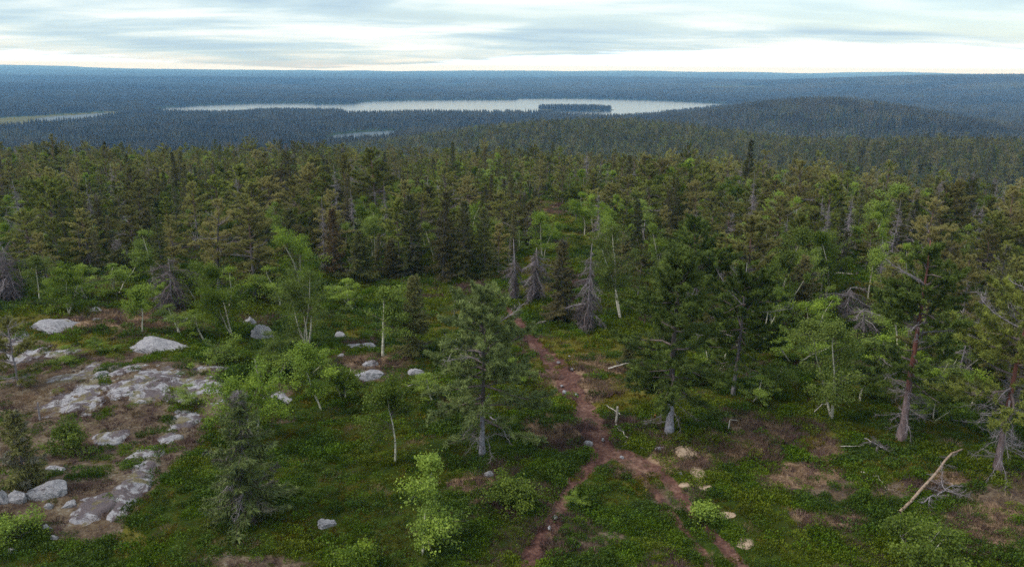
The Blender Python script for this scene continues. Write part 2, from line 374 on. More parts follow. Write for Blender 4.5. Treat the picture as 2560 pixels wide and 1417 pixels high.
def ground_mat():
    ma, nt, out = mat('forest_floor')
    P = nt.nodes.new('ShaderNodeNewGeometry').outputs['Position']
    at = nt.nodes.new('ShaderNodeAttribute'); at.attribute_name = 'zone'; sp = nt.nodes.new('ShaderNodeSeparateColor'); nt.links.new(at.outputs['Color'], sp.inputs[0])
    R, G, B = sp.outputs; soil = at.outputs['Alpha']
    n1 = tnoise(nt, 0.9, 6, 0.65, P); n2 = tnoise(nt, 6.0, 6, 0.7, P); n3 = tnoise(nt, 0.15, 4, 0.5, P)
    mixn = m(nt, 'ADD', m(nt, 'MULTIPLY', n1, 0.5), m(nt, 'MULTIPLY', n2, 0.5))
    g = ramp(nt, mixn, [(0.34, (0.010, 0.016, 0.003)), (0.5, (0.028, 0.044, 0.006)), (0.66, (0.060, 0.074, 0.012))])
    g = mixc(nt, 'MIX', m(nt, 'MULTIPLY', sstep(nt, n3, 0.52, 0.7), 0.6), g, (0.060, 0.055, 0.018, 1))
    he = ramp(nt, mixn, [(0.34, (0.030, 0.018, 0.018)), (0.45, (0.065, 0.045, 0.036)), (0.54, (0.12, 0.088, 0.058)), (0.61, (0.17, 0.145, 0.115)), (0.70, (0.30, 0.28, 0.27))])
    stw = ramp(nt, n2, [(0.34, (0.085, 0.050, 0.030)), (0.5, (0.19, 0.12, 0.075)), (0.66, (0.30, 0.215, 0.145))])
    ye = ramp(nt, mixn, [(0.34, (0.040, 0.040, 0.008)), (0.52, (0.105, 0.095, 0.018)), (0.68, (0.17, 0.14, 0.035))])
    so_ = ramp(nt, m(nt, 'ADD', m(nt, 'MULTIPLY', n1, 0.45), m(nt, 'MULTIPLY', n2, 0.55)), [(0.36, (0.030, 0.014, 0.013)), (0.48, (0.070, 0.034, 0.029)), (0.56, (0.12, 0.062, 0.047)), (0.68, (0.25, 0.16, 0.125))])
    so_ = mixc(nt, 'MIX', m(nt, 'MULTIPLY', sstep(nt, tnoise(nt, 0.22, 3, 0.5, P), 0.47, 0.64), 0.5), so_, ramp(nt, n2, [(0.34, (0.10, 0.055, 0.045)), (0.5, (0.21, 0.125, 0.095)), (0.66, (0.34, 0.235, 0.19))]))
    jit = m(nt, 'MULTIPLY', m(nt, 'SUBTRACT', mixn, 0.5), 1.6)
    def msk(v): return sstep(nt, m(nt, 'ADD', v, m(nt, 'MULTIPLY', jit, m(nt, 'MULTIPLY', v, 1.2))), 0.3, 0.65)
    c = mixc(nt, 'MIX', msk(B), g, ye); c = mixc(nt, 'MIX', msk(R), c, he); c = mixc(nt, 'MIX', msk(G), c, stw); c = mixc(nt, 'MIX', msk(soil), c, so_)
    p = principled(nt, c, 0.95, 0.05, mixn, 0.8, 0.08); nt.links.new(p.outputs[0], out.inputs[0]); return ma
M['ground'] = ground_mat()
def water_mat(name, rough):
    ma, nt, out = mat(name)
    P = nt.nodes.new('ShaderNodeNewGeometry').outputs['Position']; n = tnoise(nt, 0.35, 4, 0.6, P, (1, 1, 1))
    p = principled(nt, (0.02, 0.03, 0.035, 1), rough, 0.5 if rough < .3 else 1.0, n, 0.35, 0.3); p.inputs['IOR'].default_value = 1.33
    nt.links.new(p.outputs[0], out.inputs[0]); return ma
M['water'] = water_mat('lake_water', 0.14); M['pondwater'] = water_mat('rippled_pond_water', 0.42)

# ------------------------------------------------------------------ trail lines and ground zones
def wline(pts):
    return [(ground(a, b), w) for a, b, w in pts]
TRAILS_PX = [
    (1.0, [(1262, 770, 24), (1290, 795, 34), (1312, 832, 38), (1345, 870, 44), (1388, 905, 62), (1412, 940, 74), (1424, 975, 66), (1452, 1000, 46), (1484, 1040, 50), (1502, 1085, 62), (1510, 1125, 64),
           (1482, 1155, 44), (1442, 1195, 38), (1412, 1240, 40), (1390, 1290, 42), (1352, 1345, 48), (1310, 1417, 56), (1262, 1500, 80)]),
    (0.75, [(1436, 985, 34), (1446, 1030, 30), (1466, 1075, 36), (1490, 1115, 50)]),
    (0.56, [(1515, 1120, 50), (1560, 1150, 46), (1618, 1205, 30), (1668, 1265, 26), (1712, 1325, 26), (1765, 1395, 30), (1800, 1450, 30)]),
    (0.64, [(1560, 1130, 50), (1640, 1170, 46), (1690, 1215, 40), (1722, 1268, 34), (1768, 1318, 36), (1830, 1385, 40), (1880, 1440, 44)]),
]
TRAILS = [(s, wline(p)) for s, p in TRAILS_PX]
def soil_mask(x, y):
    best = np.zeros(np.shape(x)); core = np.full(np.shape(x), 9.0)
    wob = 1.1 * (fbm(x / 0.8, y / 0.8, 61, 4) - 0.5) + 0.5 * (vn(x / 2.1, y / 2.1, 63) - 0.5)
    for s, L in TRAILS:
        for (a, wa), (b, wb) in zip(L[:-1], L[1:]):
            ex, ey = b[0] - a[0], b[1] - a[1]; t = np.clip(((x - a[0]) * ex + (y - a[1]) * ey) / (ex * ex + ey * ey), 0, 1)
            d = np.hypot(x - a[0] - ex * t, y - a[1] - ey * t)
            hw = 0.50 * ((wa * pxm(a)) + t * (wb * pxm(b) - wa * pxm(a)))
            q = d / hw + wob * np.clip(hw, .35, 1) * 0.9
            best = np.maximum(best, s * (1 - ss(0.55, 1.35, q)))
            if s >= 1.0: core = np.minimum(core, q)
    return best, core
HEATH = [(-80, 800), (60, 835), (160, 868), (330, 880), (470, 900), (600, 965), (640, 1010), (540, 1050), (470, 1110), (395, 1180), (330, 1280), (300, 1340), (180, 1360), (60, 1320), (-80, 1340)]
STRAW = [(1380, 1080, 110, 26), (1130, 998, 70, 24), (1860, 1080, 120, 36), (1855, 1130, 95, 22), (1660, 1160, 120, 34), (2040, 1130, 46, 26), (1560, 918, 110, 18), (2360, 1205, 60, 30), (300, 800, 170, 40), (480, 815, 60, 18),
         (1370, 525, 110, 16), (1840, 578, 60, 14), (1180, 1205, 70, 24), (2470, 1330, 120, 70), (2000, 1190, 130, 36), (940, 905, 90, 30), (1420, 960, 120, 40), (220, 700, 60, 14), (2080, 1300, 80, 25)]
MAUVE = [(1500, 1345, 70, 26), (640, 1412, 170, 22), (2040, 1215, 140, 34), (690, 975, 45, 16), (930, 930, 110, 38), (2480, 1250, 100, 40), (2240, 1230, 100, 26), (700, 1060, 30, 14), (1700, 1240, 60, 30)]
YEL = [(1460, 880, 190, 60), (1120, 790, 90, 60), (1330, 690, 70, 80), (120, 800, 160, 30), (200, 860, 120, 30), (320, 1350, 60, 60), (1500, 1000, 120, 40), (2110, 735, 90, 26), (2030, 1110, 80, 40), (1410, 560, 160, 24), (1580, 960, 90, 40), (860, 820, 60, 40), (1560, 600, 200, 30)]
def zones(x, y, z):
    px, py, _ = proj(np.stack([x, y, z], -1))
    wx = 130 * (fbm(x / 2.2, y / 2.2, 71, 4) - 0.5); wy = 62 * (fbm(x / 2.2 + 40, y / 2.2, 72, 4) - 0.5)
    qx, qy = px + wx, py + wy
    def ell(L):
        o = np.zeros(np.shape(x))
        for a, b, rx, ry in L: o = np.maximum(o, 1 - ss(0.25, 1.35, np.hypot((qx - a) / rx, (qy - b) / ry)))
        return o
    R = np.maximum(1 - ss(-20, 14, poly_sd(qx, qy, HEATH)), 0.85 * ell(MAUVE)); G = ell(STRAW); B = ell(YEL)
    r = np.hypot(x, y); near = (r < 400); R, G, B = R * near, G * near, B * near
    far = r > 700
    if far.any():
        mk = np.minimum(poly_sd(x[far], y[far], MARSH), poly_sd(x[far], y[far], MARSH2))
        for P in CLEARS: mk = np.minimum(mk, poly_sd(x[far], y[far], P))
        for P in WATERS[:2]: mk = np.minimum(mk, poly_sd(x[far], y[far], P) + 12)
        B[far] = (mk < 8) * 0.6; G[far] = 0
    s, core = soil_mask(x, y)
    s = np.where(r < 120, s, 0)
    return R, G, B, s, np.where(r < 120, core, 9.0)

# ------------------------------------------------------------------ terrain sheet and the trail cut out of it
rr = np.concatenate([np.arange(12, 20, 0.5), np.arange(20, 62, 0.2), np.exp(np.linspace(math.log(62), math.log(16500), 380))])
aa = np.radians(np.linspace(-50, 50, 400))
RR, AA = np.meshgrid(rr, aa, indexing='ij')
GX, GY = RR * np.sin(AA), RR * np.cos(AA); GZ = hgt(GX, GY)
zR, zG, zB, zS, zC = zones(GX.ravel(), GY.ravel(), GZ.ravel())
GZf = GZ.ravel() - 0.10 * zS
nr, na = RR.shape
i = np.arange(nr - 1)[:, None] * na; j = np.arange(na - 1)[None, :]
Q = np.stack([i + j, i + j + 1, i + na + j + 1, i + na + j], -1).reshape(-1, 4)[:, ::-1]
GV = np.stack([GX.ravel(), GY.ravel(), GZf], -1)
cut = zC[Q].mean(1) < 0.95
def zoned(name, quads):
    idx, inv = np.unique(quads.ravel(), return_inverse=True)
    me = raw_mesh(name, GV[idx], inv.reshape(-1, 4), [M['ground']], None, None, True)
    at = me.attributes.new('zone', 'FLOAT_COLOR', 'POINT')
    at.data.foreach_set('color', np.stack([zR[idx], zG[idx], zB[idx], zS[idx]], -1).astype(np.float32).ravel())
    return link(name, me, kind='structure')
zoned('terrain', Q[~cut]); zoned('trail', Q[cut])

def flat_water(name, P, grow=1.02):
    c = np.mean(P, 0); V = [((x - c[0]) * grow + c[0], (y - c[1]) * grow + c[1], WL) for x, y in P]
    me = bpy.data.meshes.new(name); me.from_pydata(V, [], [list(range(len(V)))]); me.materials.append(M['water' if name == 'lake' else 'pondwater'])
    bm = bmesh.new(); bm.from_mesh(me); bmesh.ops.triangulate(bm, faces=bm.faces)
    for f in bm.faces:
        if f.normal.z < 0: f.normal_flip()
    bm.to_mesh(me); bm.free()
    return link(name, me, kind='structure')
for nm, P in (('lake', LAKE), ('pond', POND), ('marsh_pool', POOLA), ('far_pond', POOLB)): flat_water(nm, P)

# ------------------------------------------------------------------ tree builders: each returns a trunk mesh and a crown mesh
def curve_pts(p0, d0, L, n, rng, wig=0.06, droop=0.0, lift=0.0):
    pts = [np.array(p0, float)]; d = np.array(d0, float); d /= np.linalg.norm(d) + 1e-9
    for q in range(n - 1):
        t = (q + 1) / (n - 1)
        d = d + rng.normal(size=3) * wig; d[2] += (-droop * (1 - t) * 2 + lift * t * 2) / (n - 1)
        d /= np.linalg.norm(d); pts.append(pts[-1] + d * L / (n - 1))
    return np.array(pts)
def at_curve(pts, t):
    f = np.clip(t, 0, 0.9999) * (len(pts) - 1); q = int(f); return pts[q] + (pts[q + 1] - pts[q]) * (f - q)
def trunk_pts(h, rng, wig=0.02, n=10, lean=(0, 0)):
    p = curve_pts((0, 0, -0.25), (lean[0], lean[1], 1), h + 0.25, n, rng, wig, 0, 0); return p
def stem_mesh(name, pts, r0, r1, ma, k=8, flare=1.5):
    a = Acc(); n = len(pts); t = np.linspace(0, 1, n)
    r = r0 + (r1 - r0) * t ** 0.9; r[0] *= flare
    a.tube(pts, r, k, 0); return a.mesh(name, [ma])
def pine(seed, h=8, w=3.6, cb=0.3, nb=46, q=1.0, bare=0.0, dead_low=6, barkm='pinebark', needles='pine', dens=1.0, wig=0.025, girth=1.0):
    """Scots pine: irregular whorls with tufted needle clumps; q scales blade size for distance, bare = share of dead limbs"""
    rng = np.random.default_rng(seed)
    tp = trunk_pts(h * 0.97, rng, wig); r0 = (0.011 * h + 0.03) * girth
    tr = stem_mesh('pine_trunk', tp, r0, 0.02, M[barkm])
    c = Acc(); ga = rng.uniform(0, 6)
    lv = np.sort(rng.uniform(0, 1, nb)) ** 0.9
    gap = rng.uniform(0.15, 0.8)
    for k, u in enumerate(lv):
        if abs(u - gap) < 0.03: continue
        ga += 2.4 + rng.normal() * 0.5
        t = cb + (0.985 - cb) * u; p0 = at_curve(tp, t)
        pr = (0.55 + 0.55 * math.sin(math.pi * min(1, 0.25 + u * 0.75))) * (1 - u ** 3.6) ** 0.75 + 0.12
        L = w / 2 * pr * rng.uniform(0.55, 1.15); el = rad(-8 + 58 * u ** 1.3 + rng.normal() * 9)
        d0 = np.array([math.cos(ga) * math.cos(el), math.sin(ga) * math.cos(el), math.sin(el)])
        bp = curve_pts(p0, d0, L, 6, rng, 0.13, 0.20, 0.30)
        dead = rng.random() < bare
        c.tube(bp, np.linspace(0.028 * (L / 1.6) + 0.012, 0.006, 6) * (0.85 if dead else 1), 4, 2 if dead else 1, rng.random())
        ntw = max(3, int(L * 6.5 * dens)) if q < 1.6 else max(2, int(L * 3))
        for s in np.linspace(0.14 if not dead else 0.2, 1, ntw):
            b = at_curve(bp, s); dr = at_curve(bp, min(1, s + .12)) - at_curve(bp, max(0, s - .12)); dr /= np.linalg.norm(dr) + 1e-9
            sd_ = np.cross(dr, (0, 0, 1)) * rng.choice([-1, 1]); lt = (0.18 + 0.30 * L * (1.05 - s)) * rng.uniform(0.6, 1.2)
            td = dr * 0.7 + sd_ * rng.uniform(0.1, 1.0) + np.array([0, 0, rng.uniform(-0.25, 0.75)])
            td /= np.linalg.norm(td); e = b + td * lt
            c.tube(np.array([b, (b + e) / 2 + rng.normal(size=3) * 0.02, e]), [0.008, 0.006, 0.003], 3, 2 if dead else 1, rng.random(), False) if q < 1.6 else None
            if dead:
                if True:
                    n = 5 if q < 1.6 else 3; P = b + (e - b) * rng.uniform(0.2, 1, (n, 1)); c.blades(P, td + rng.normal(size=(n, 3)) * 0.7, rng.uniform(.15, .35, n), 0.012 * q, 3, rng.uniform(0, 1, n), rng)
                continue
            nt_ = 3; bl = int(25 / q ** 1.3); n = nt_ * bl
            P = b + (e - b) * rng.uniform(0.25, 1.05, (n, 1)) + rng.normal(size=(n, 3)) * 0.035
            D = td * 0.55 + rng.normal(size=(n, 3)) * 0.62 + np.array([0, 0, 0.12])
            ti = np.clip(rng.normal(0.42, 0.26) + 0.3 * (rng.random(n) - 0.5), 0, 1)
            c.blades(P, D, rng.uniform(0.10, 0.20, n) * q ** 0.6, 0.043 * q, 0, ti, rng)
    for k in range(dead_low):      # dead lower limbs
        t = rng.uniform(cb * 0.35, cb * 1.25 + 0.05); ga += 2.4
        L = w / 2 * rng.uniform(0.35, 0.85); el = rad(rng.uniform(-25, 12))
        bp = curve_pts(at_curve(tp, t), (math.cos(ga) * math.cos(el), math.sin(ga) * math.cos(el), math.sin(el)), L, 6, rng, 0.2, 0.3, 0.15)
        c.tube(bp, np.linspace(0.016, 0.004, 6), 4, 2, rng.random())
        if q < 1.6:
            n = int(16 + L * 26); s = rng.uniform(0.1, 1, n); P = np.array([at_curve(bp, x) for x in s])
            c.blades(P, (bp[-1] - bp[0]) / L * 0.6 + rng.normal(size=(n, 3)) * 0.6, rng.uniform(.12, .4, n), 0.013, 3, rng.uniform(0, 1, n), rng)
    return tr, c.mesh('pine_crown', [M[needles], M['rootwood'], M['deadwood'], M['twig']])
def spruce(seed, h=7, w=2.2, cb=0.04, nb=100, q=1.0, barkm='greybark', needles='spruce', deadtop=0.0, sparse=1.0, lichen=0.12, ragged=0.0):
    rng = np.random.default_rng(seed)
    tp = trunk_pts(h, rng, 0.012); r0 = 0.011 * h + 0.03
    tr = stem_mesh('spruce_trunk', tp, r0, 0.012, M[barkm])
    c = Acc(); ga = 0
    for k in range(nb):
        u = (k + rng.random()) / nb; ga += 2.4 + rng.normal() * 0.4
        t = cb + (0.985 - cb) * u; p0 = at_curve(tp, t)
        L = (w / 2 * (1 - u) ** 0.72 * (0.55 + 0.45 * math.sin(1.2 + 14 * u + seed)) ** 0.25 + 0.10) * rng.uniform(0.65, 1.12) * (1 - ragged + 2 * ragged * float(vn(np.array([u * 9 + 3]), np.array([ga % 6.28 * 0.8]), seed)[0]))
        el = rad(-22 + 55 * u ** 1.6 + rng.normal() * 7)
        bp = curve_pts(p0, (math.cos(ga) * math.cos(el), math.sin(ga) * math.cos(el), math.sin(el)), L, 6, rng, 0.08, 0.55 * (1 - u), 0.55)
        dead = u > 1 - deadtop and rng.random() < 0.85
        if q < 1.6: c.tube(bp, np.linspace(0.016, 0.004, 6), 3, 2 if dead else 1, rng.random(), False)
        lich = rng.random() < lichen
        ntw = max(3, int(L * 9 * sparse)) if q < 1.6 else max(2, int(L * 4.5))
        for s in np.linspace(0.15, 1, ntw):
            b = at_curve(bp, s); dr = at_curve(bp, min(1, s + .1)) - at_curve(bp, max(0, s - .1)); dr /= np.linalg.norm(dr) + 1e-9
            for sg in (-1, 1):
                lt = (0.10 + 0.34 * L * (1.1 - s)) * rng.uniform(0.6, 1.15)
                td = dr * 0.7 + np.cross(dr, (0, 0, 1)) * sg * 0.8 + np.array([0, 0, rng.uniform(-0.7, -0.1)]); td /= np.linalg.norm(td)
                n = int((6 if dead else 14) / q ** 1.3) + 1; x = rng.uniform(0, 1, (n, 1)); P = b + td * lt * x
                D = td * 0.8 + rng.normal(size=(n, 3)) * 0.45 + np.array([0, 0, -0.15])
                ti = np.clip(rng.normal(0.4, 0.2) + 0.3 * (rng.random(n) - .5), 0, 1)
                if dead: c.blades(P, D, rng.uniform(.1, .25, n), 0.012 * q, 3, ti, rng)
                else: c.blades(P, D, rng.uniform(0.10, 0.20, n) * q ** .6, 0.052 * q, 4 if lich and rng.random() < 0.7 else 0, ti, rng)
    return tr, c.mesh('spruce_crown', [M[needles], M['rootwood'], M['deadwood'], M['twig'], M['lichen']])
def birch(seed, h=5, w=3, cb=0.3, stems=1, nl=6000, q=1.0, lean=(0, 0), wig=0.07, r0=None, clumps=46, leafs='birch', barkm='birchbark'):
    rng = np.random.default_rng(seed)
    t_ = Acc(); c = Acc(); ends = []
    for s in range(stems):
        a = rng.uniform(0, 6.28); sp = 0.0 if stems == 1 else rng.uniform(0.16, 0.42)
        ht = h * (1 if s == 0 else rng.uniform(0.72, 0.95))
        p0 = (0.10 * math.cos(a) * (stems > 1), 0.10 * math.sin(a) * (stems > 1), -0.2)
        tp = curve_pts(p0, (lean[0] + sp * math.cos(a), lean[1] + sp * math.sin(a), 1), ht, 12, rng, wig, 0, 0.12)
        rb = (r0 or (0.010 * h + 0.022)) * (1 if s == 0 else .8)
        t_.tube(tp, np.linspace(rb, 0.008, 12), 7, 0)
        bo = [(rng.uniform(0, 6.28), rng.uniform(0.05, 1)) for _ in range(6)] + [(rng.uniform(0, 6.28), .95)]
        for k in range(max(6, int(clumps / stems))):
            bg_, bu = bo[rng.integers(0, 7)]; u = float(np.clip(bu + rng.normal() * .09, 0, 1)); t = cb + (0.97 - cb) * u; b = at_curve(tp, t); ga = bg_ + rng.normal() * .55
            pr = math.sin(math.pi * min(1, 0.22 + 0.78 * u)) ** 0.6 * (1 if u < .9 else .7) + 0.08
            L = w / 2 * pr * rng.uniform(0.3, 1.22); el = rad(rng.uniform(-5, 62))
            bp = curve_pts(b, (math.cos(ga) * math.cos(el), math.sin(ga) * math.cos(el), math.sin(el)), L, 5, rng, 0.12, 0.1, 0)
            if q < 1.6: c.tube(bp, np.linspace(0.016, 0.004, 5), 3, 1, rng.random(), False)
            ends.append((bp, L, rng.normal(0.45, 0.26)))
    per0 = max(4, int(1.35 * nl / q ** 1.5 / len(ends)))
    for bp, L, ti0 in ends:
        per = max(3, int(per0 * rng.uniform(.35, 1.6)))
        k = rng.integers(3, 6); cen = np.array([at_curve(bp, x) for x in rng.uniform(0.35, 1.0, k)])
        P = cen[rng.integers(0, k, per)] + rng.normal(size=(per, 3)) * np.array([.15, .15, .12]) * rng.uniform(.55, 1.25) * (0.7 + 0.35 * w / 3)
        D = rng.normal(size=(per, 3)) + np.array([0, 0, -0.3])
        sz = rng.uniform(0.055, 0.115, per) * q
        c.leaves(P, D, sz, sz * 0.8, 0, np.clip(ti0 + rng.normal(size=per) * 0.14, 0, 1), rng)
    return t_.mesh('birch_trunk', [M[barkm]]), c.mesh('birch_crown', [M[leafs], M['rootwood']])
def dead_branch_variants(seed, n=6, dark=False):
    out = []
    for k in range(n):
        rng = np.random.default_rng(seed + k); a = Acc()
        bp = curve_pts((0, 0, 0), (1, 0, rng.uniform(-0.1, 0.25)), 1.0, 7, rng, 0.13, 0.75, 0.1)
        a.tube(bp, np.linspace(0.017, 0.005, 7), 5, 0, 0.6)
        for s in np.linspace(0.15, 1, 16):
            b = at_curve(bp, s); lt = rng.uniform(0.14, 0.42) * (1.15 - 0.5 * s)
            tw = curve_pts(b, (0.7, rng.choice([-1, 1]) * rng.uniform(0.3, 1), rng.uniform(-0.7, 0.1)), lt, 4, rng, 0.16, 0.5, 0)
            a.tube(tw, [0.008, 0.007, 0.005, 0.003], 3, 1, rng.random(), False)
            m_ = 9; P = np.array([at_curve(tw, x) for x in rng.uniform(0.2, 1, m_)])
            a.blades(P, (tw[-1] - tw[0]) / lt * .5 + rng.normal(size=(m_, 3)) * 0.6, rng.uniform(.06, .17, m_), 0.010, 1, rng.uniform(0, 1, m_), rng)
        out.append(a.mesh('dead_branch', [M['deadwood'], M['twig']] if not dark else [M['rootwood'], M['darktwig']]))
    return out
def snag_crown(seed, h, w, cb=0.12, nb=60, q=1.0, droop=0.7, top=0.9, prof=0.8, twigs=11):
    rng = np.random.default_rng(seed); tp = trunk_pts(h, rng, 0.018); c = Acc(); ga = 0
    for k in range(nb):
        u = rng.random() ** 0.85; t = cb + (top - cb) * u; ga += 2.4 + rng.normal() * .5
        L = (w / 2 * (1 - u) ** prof + 0.15) * rng.uniform(.5, 1.15); el = rad(-12 + 45 * u + rng.normal() * 16)
        bp = curve_pts(at_curve(tp, t), (math.cos(ga) * math.cos(el), math.sin(ga) * math.cos(el), math.sin(el)), L, 6, rng, 0.14, droop, 0.1)
        c.tube(bp, np.linspace(0.022, 0.006, 6) * q ** .5, 4, 0, rng.random(), False)
        n = max(3, int(L * twigs * 1.6 / q)); s = rng.uniform(0.1, 1, n); P = np.array([at_curve(bp, x) for x in s])
        d = (bp[-1] - bp[0]) / L
        c.blades(P, d * .6 + rng.normal(size=(n, 3)) * 0.6 + np.array([0, 0, -.35]), rng.uniform(.15, .45, n), 0.020 * q, 1, rng.uniform(0, 1, n), rng)
    return stem_mesh('dead_trunk', tp, 0.010 * h + 0.03, 0.012, M['greybark']), c.mesh('dead_crown', [M['deadwood'], M['twig']])

# ------------------------------------------------------------------ placing trees as things
def tree(name, cat, meshes, B, label, rz=0.0, s=(1, 1, 1), group=None, tilt=(0, 0)):
    e = link(name, None); e.location = B; e.rotation_euler = (tilt[0], tilt[1], rz); e.scale = s; e.empty_display_size = 0.3
    e['label'] = label; e['category'] = cat
    if group: e['group'] = group
    t = link('trunk', meshes[0], e); c = link('dead_crown' if cat == 'dead tree' else 'crown', meshes[1], e)
    return e
HERO_PX = []      # (x, base y, top y, width) so that the forest filling keeps clear of them
def hero(kind, bx, by, ty, wpx, label, seed, rz=0.0, tilt=(0, 0), **k):
    B = ground(bx, by); h = top_height(B, ty); w = wpx * pxm(B)
    B = B - np.array([0, 0, 0.05])
    nm, cat, fn = {'pine': ('pine_tree', 'pine tree', pine), 'spruce': ('spruce_tree', 'spruce tree', spruce),
                   'birch': ('birch_tree', 'birch tree', birch), 'bush': ('birch_bush', 'bush', birch),
                   'snag': ('dead_tree', 'dead tree', snag_crown)}[kind]
    o = tree(nm, cat, fn(seed, h, w, **k), B, label, rz, tilt=tilt)
    HERO_PX.append((B[0], B[1], w)); return o, B, h, w
BRV = dead_branch_variants(500); BRD = dead_branch_variants(520, 5, True)
def big_snag(bx, by, ty, wpx, label, seed, skirt=0.15, top=0.9, nb=46, tilt=(0, 0), prof=0.75, lmin=0.2, dark=0.25, shag=False):
    """a large dead spruce: every limb is a part of its own"""
    rng = np.random.default_rng(seed); B = ground(bx, by); h = top_height(B, ty); w = wpx * pxm(B)
    e = link('dead_tree', None, None, label=label, category='dead tree'); e.location = B; e.rotation_euler = (tilt[0], tilt[1], 0)
    tp = trunk_pts(h, rng, 0.02, 12); link('trunk', stem_mesh('dead_trunk', tp, 0.018 * h + 0.045, 0.018, M['deadwood'], 9), e)
    ga = 0
    nb = int(nb * (2.3 if shag else 1.6)); lop = rng.uniform(0, 6.28)
    for k in range(nb):
        u = (k + rng.random()) / nb; t = skirt + (top - skirt) * u; ga += 2.4 + rng.normal() * .3
        L = (w / 2 * (1 - u) ** prof * rng.uniform(.7, 1.2) + lmin)
        if not shag and math.cos(ga - lop) > 0.75 and rng.random() < 0.6: continue
        bv = BRD if rng.random() < dark else BRV
        o = link('branch', bv[rng.integers(0, len(bv))], e); L *= rng.choice([0.4, 0.7, 1.0, 1.0, 1.2]) * (1.0 if shag else 0.55 + 0.9 * float(vn(np.array([u * 7 + seed]), np.array([0.5]), seed)[0]))
        o.location = at_curve(tp, t); o.rotation_euler = (rng.normal() * .25, rad((52 if shag else 40) - 62 * u + rng.normal() * 17), ga + rng.normal() * .5); o.scale = (L, L * rng.uniform(.8, 1.5), L * rng.uniform(.9, 1.4))
    HERO_PX.append((B[0], B[1], w)); return e, B, h, w
# --- dead trees along the trail
big_snag(1468, 826, 610, 118, 'tall bleached dead spruce with shaggy grey limbs at the clearing edge right of the trail', 21, 0.10, 0.93, 58, shag=True, dark=0.35)
big_snag(1288, 748, 598, 74, 'left one of the twin grey dead spruces, with a bare spike top', 22, 0.22, 0.74, 36, prof=0.5, shag=True, dark=0.4)
big_snag(1336, 750, 618, 100, 'right one of the twin grey dead spruces, broad bushy tangle with hooked top', 24, 0.16, 0.95, 54, prof=0.5, lmin=0.25, dark=0.5, shag=True)
big_snag(1604, 652, 548, 46, 'thin pale dead spike standing behind the tall bleached dead spruce', 25, 0.3, 0.9, 22)
big_snag(2116, 790, 718, 90, 'low rounded grey dead thicket on the grassy patch right of the clearing', 26, 0.15, 1.0, 34, prof=0.15, lmin=0.3)
big_snag(2158, 835, 772, 70, 'small grey dead bush beside the yellow-green birch at right', 27, 0.15, 1.0, 26, prof=0.2, lmin=0.25)
big_snag(1950, 800, 756, 56, 'small grey dead stub with drooping twigs right of the curled-limb pine', 28, 0.2, 1.0, 20, prof=0.2)
big_snag(2046, 720, 588, 44, 'reddish-brown dead stem with broken top behind the right-hand birch', 29, 0.5, 0.98, 14)
big_snag(430, 775, 648, 120, 'dark twiggy dead tree with arched bare limb left of the twin-trunk birch', 30, 0.12, 0.98, 46, prof=0.25, lmin=0.4, dark=0.85)
big_snag(30, 748, 618, 150, 'dark purplish dead spruce tangle at the left edge of the forest', 31, 0.08, 0.95, 52, prof=0.5, lmin=0.4, dark=0.85)
big_snag(1890, 610, 520, 60, 'pale weathered dead tree beyond the straw-coloured opening on the right', 32, 0.2, 0.95, 24)
big_snag(2470, 640, 530, 130, 'broad purplish dead tree with bleached top limb near the right edge', 33, 0.15, 0.95, 44, prof=0.35, lmin=0.4, dark=0.5)
big_snag(880, 480, 395, 70, 'mauve-grey dead spruce rising from the forest below the small pond', 34, 0.1, 0.95, 34)
big_snag(1072, 560, 444, 76, 'pale dead spruce crown above the dark spruces left of the twin dead trees', 35, 0.15, 0.95, 36)
big_snag(1100, 570, 450, 56, 'slim pale dead spruce just right of another pale one above the dark spruces', 36, 0.15, 0.95, 30)
big_snag(2390, 975, 842, 66, 'slender bluish-grey dead tree between the reddish pine and the half-dead pine', 37, 0.1, 0.9, 30)
# --- pines
hero('pine', 1674, 1084, 606, 236, 'large dense pine with pale grey trunk base standing right of the trail', 41, cb=0.22, nb=86, dead_low=9, barkm='palebark', dens=1.25, girth=1.5, needles='pinegreen')
hero('pine', 1832, 988, 640, 190, 'pine with bleached curling dead limbs on its flank, behind the large dense pine', 42, cb=0.30, nb=64, bare=0.12, dead_low=9, barkm='greybark', needles='pinegreen')
hero('pine', 2254, 1097, 578, 225, 'tall open pine with reddish upper bark and grey dead lower limbs', 43, cb=0.30, nb=66, bare=0.10, dead_low=36, barkm='redbark', girth=1.4, needles='pinegreen')
hero('pine', 2492, 1180, 668, 250, 'half-dead pine with bleached forked limbs at the right edge', 46, cb=0.33, nb=58, bare=0.28, dead_low=36, barkm='redbark', girth=1.3)
hero('pine', 1206, 1133, 706, 255, 'wide spreading pine with grey trunk left of the trail junction', 45, cb=0.24, nb=74, dead_low=14, barkm='palebark', dens=1.1, girth=1.2, needles='pinegrey', bare=0.06)
hero('pine', 1742, 815, 538, 190, 'bright green broad pine rising behind the large dense pine', 47, cb=0.12, nb=84, bare=0.05, needles='pinegreen')
hero('pine', 548, 735, 497, 110, 'pine with bleached antler-like limbs low on its stem', 48, cb=0.38, nb=34, bare=0.3, dead_low=14, barkm='palebark')
hero('pine', 46, 965, 792, 120, 'half-dead pine with forked bare top among rocks at the left edge', 49, cb=0.12, nb=34, bare=0.45, dead_low=10, barkm='deadwood')
hero('pine', 318, 640, 482, 90, 'thin pine with bare pale crooked upper stem in the left forest', 50, cb=0.25, nb=30, bare=0.5, barkm='palebark')
hero('pine', 130, 590, 445, 110, 'full round-topped green pine in the left forest', 51, cb=0.3, nb=48)
hero('pine', 1440, 558, 470, 90, 'pine with dark straight trunk at the back of the small reddish opening', 52, cb=0.5, nb=36, dead_low=3)
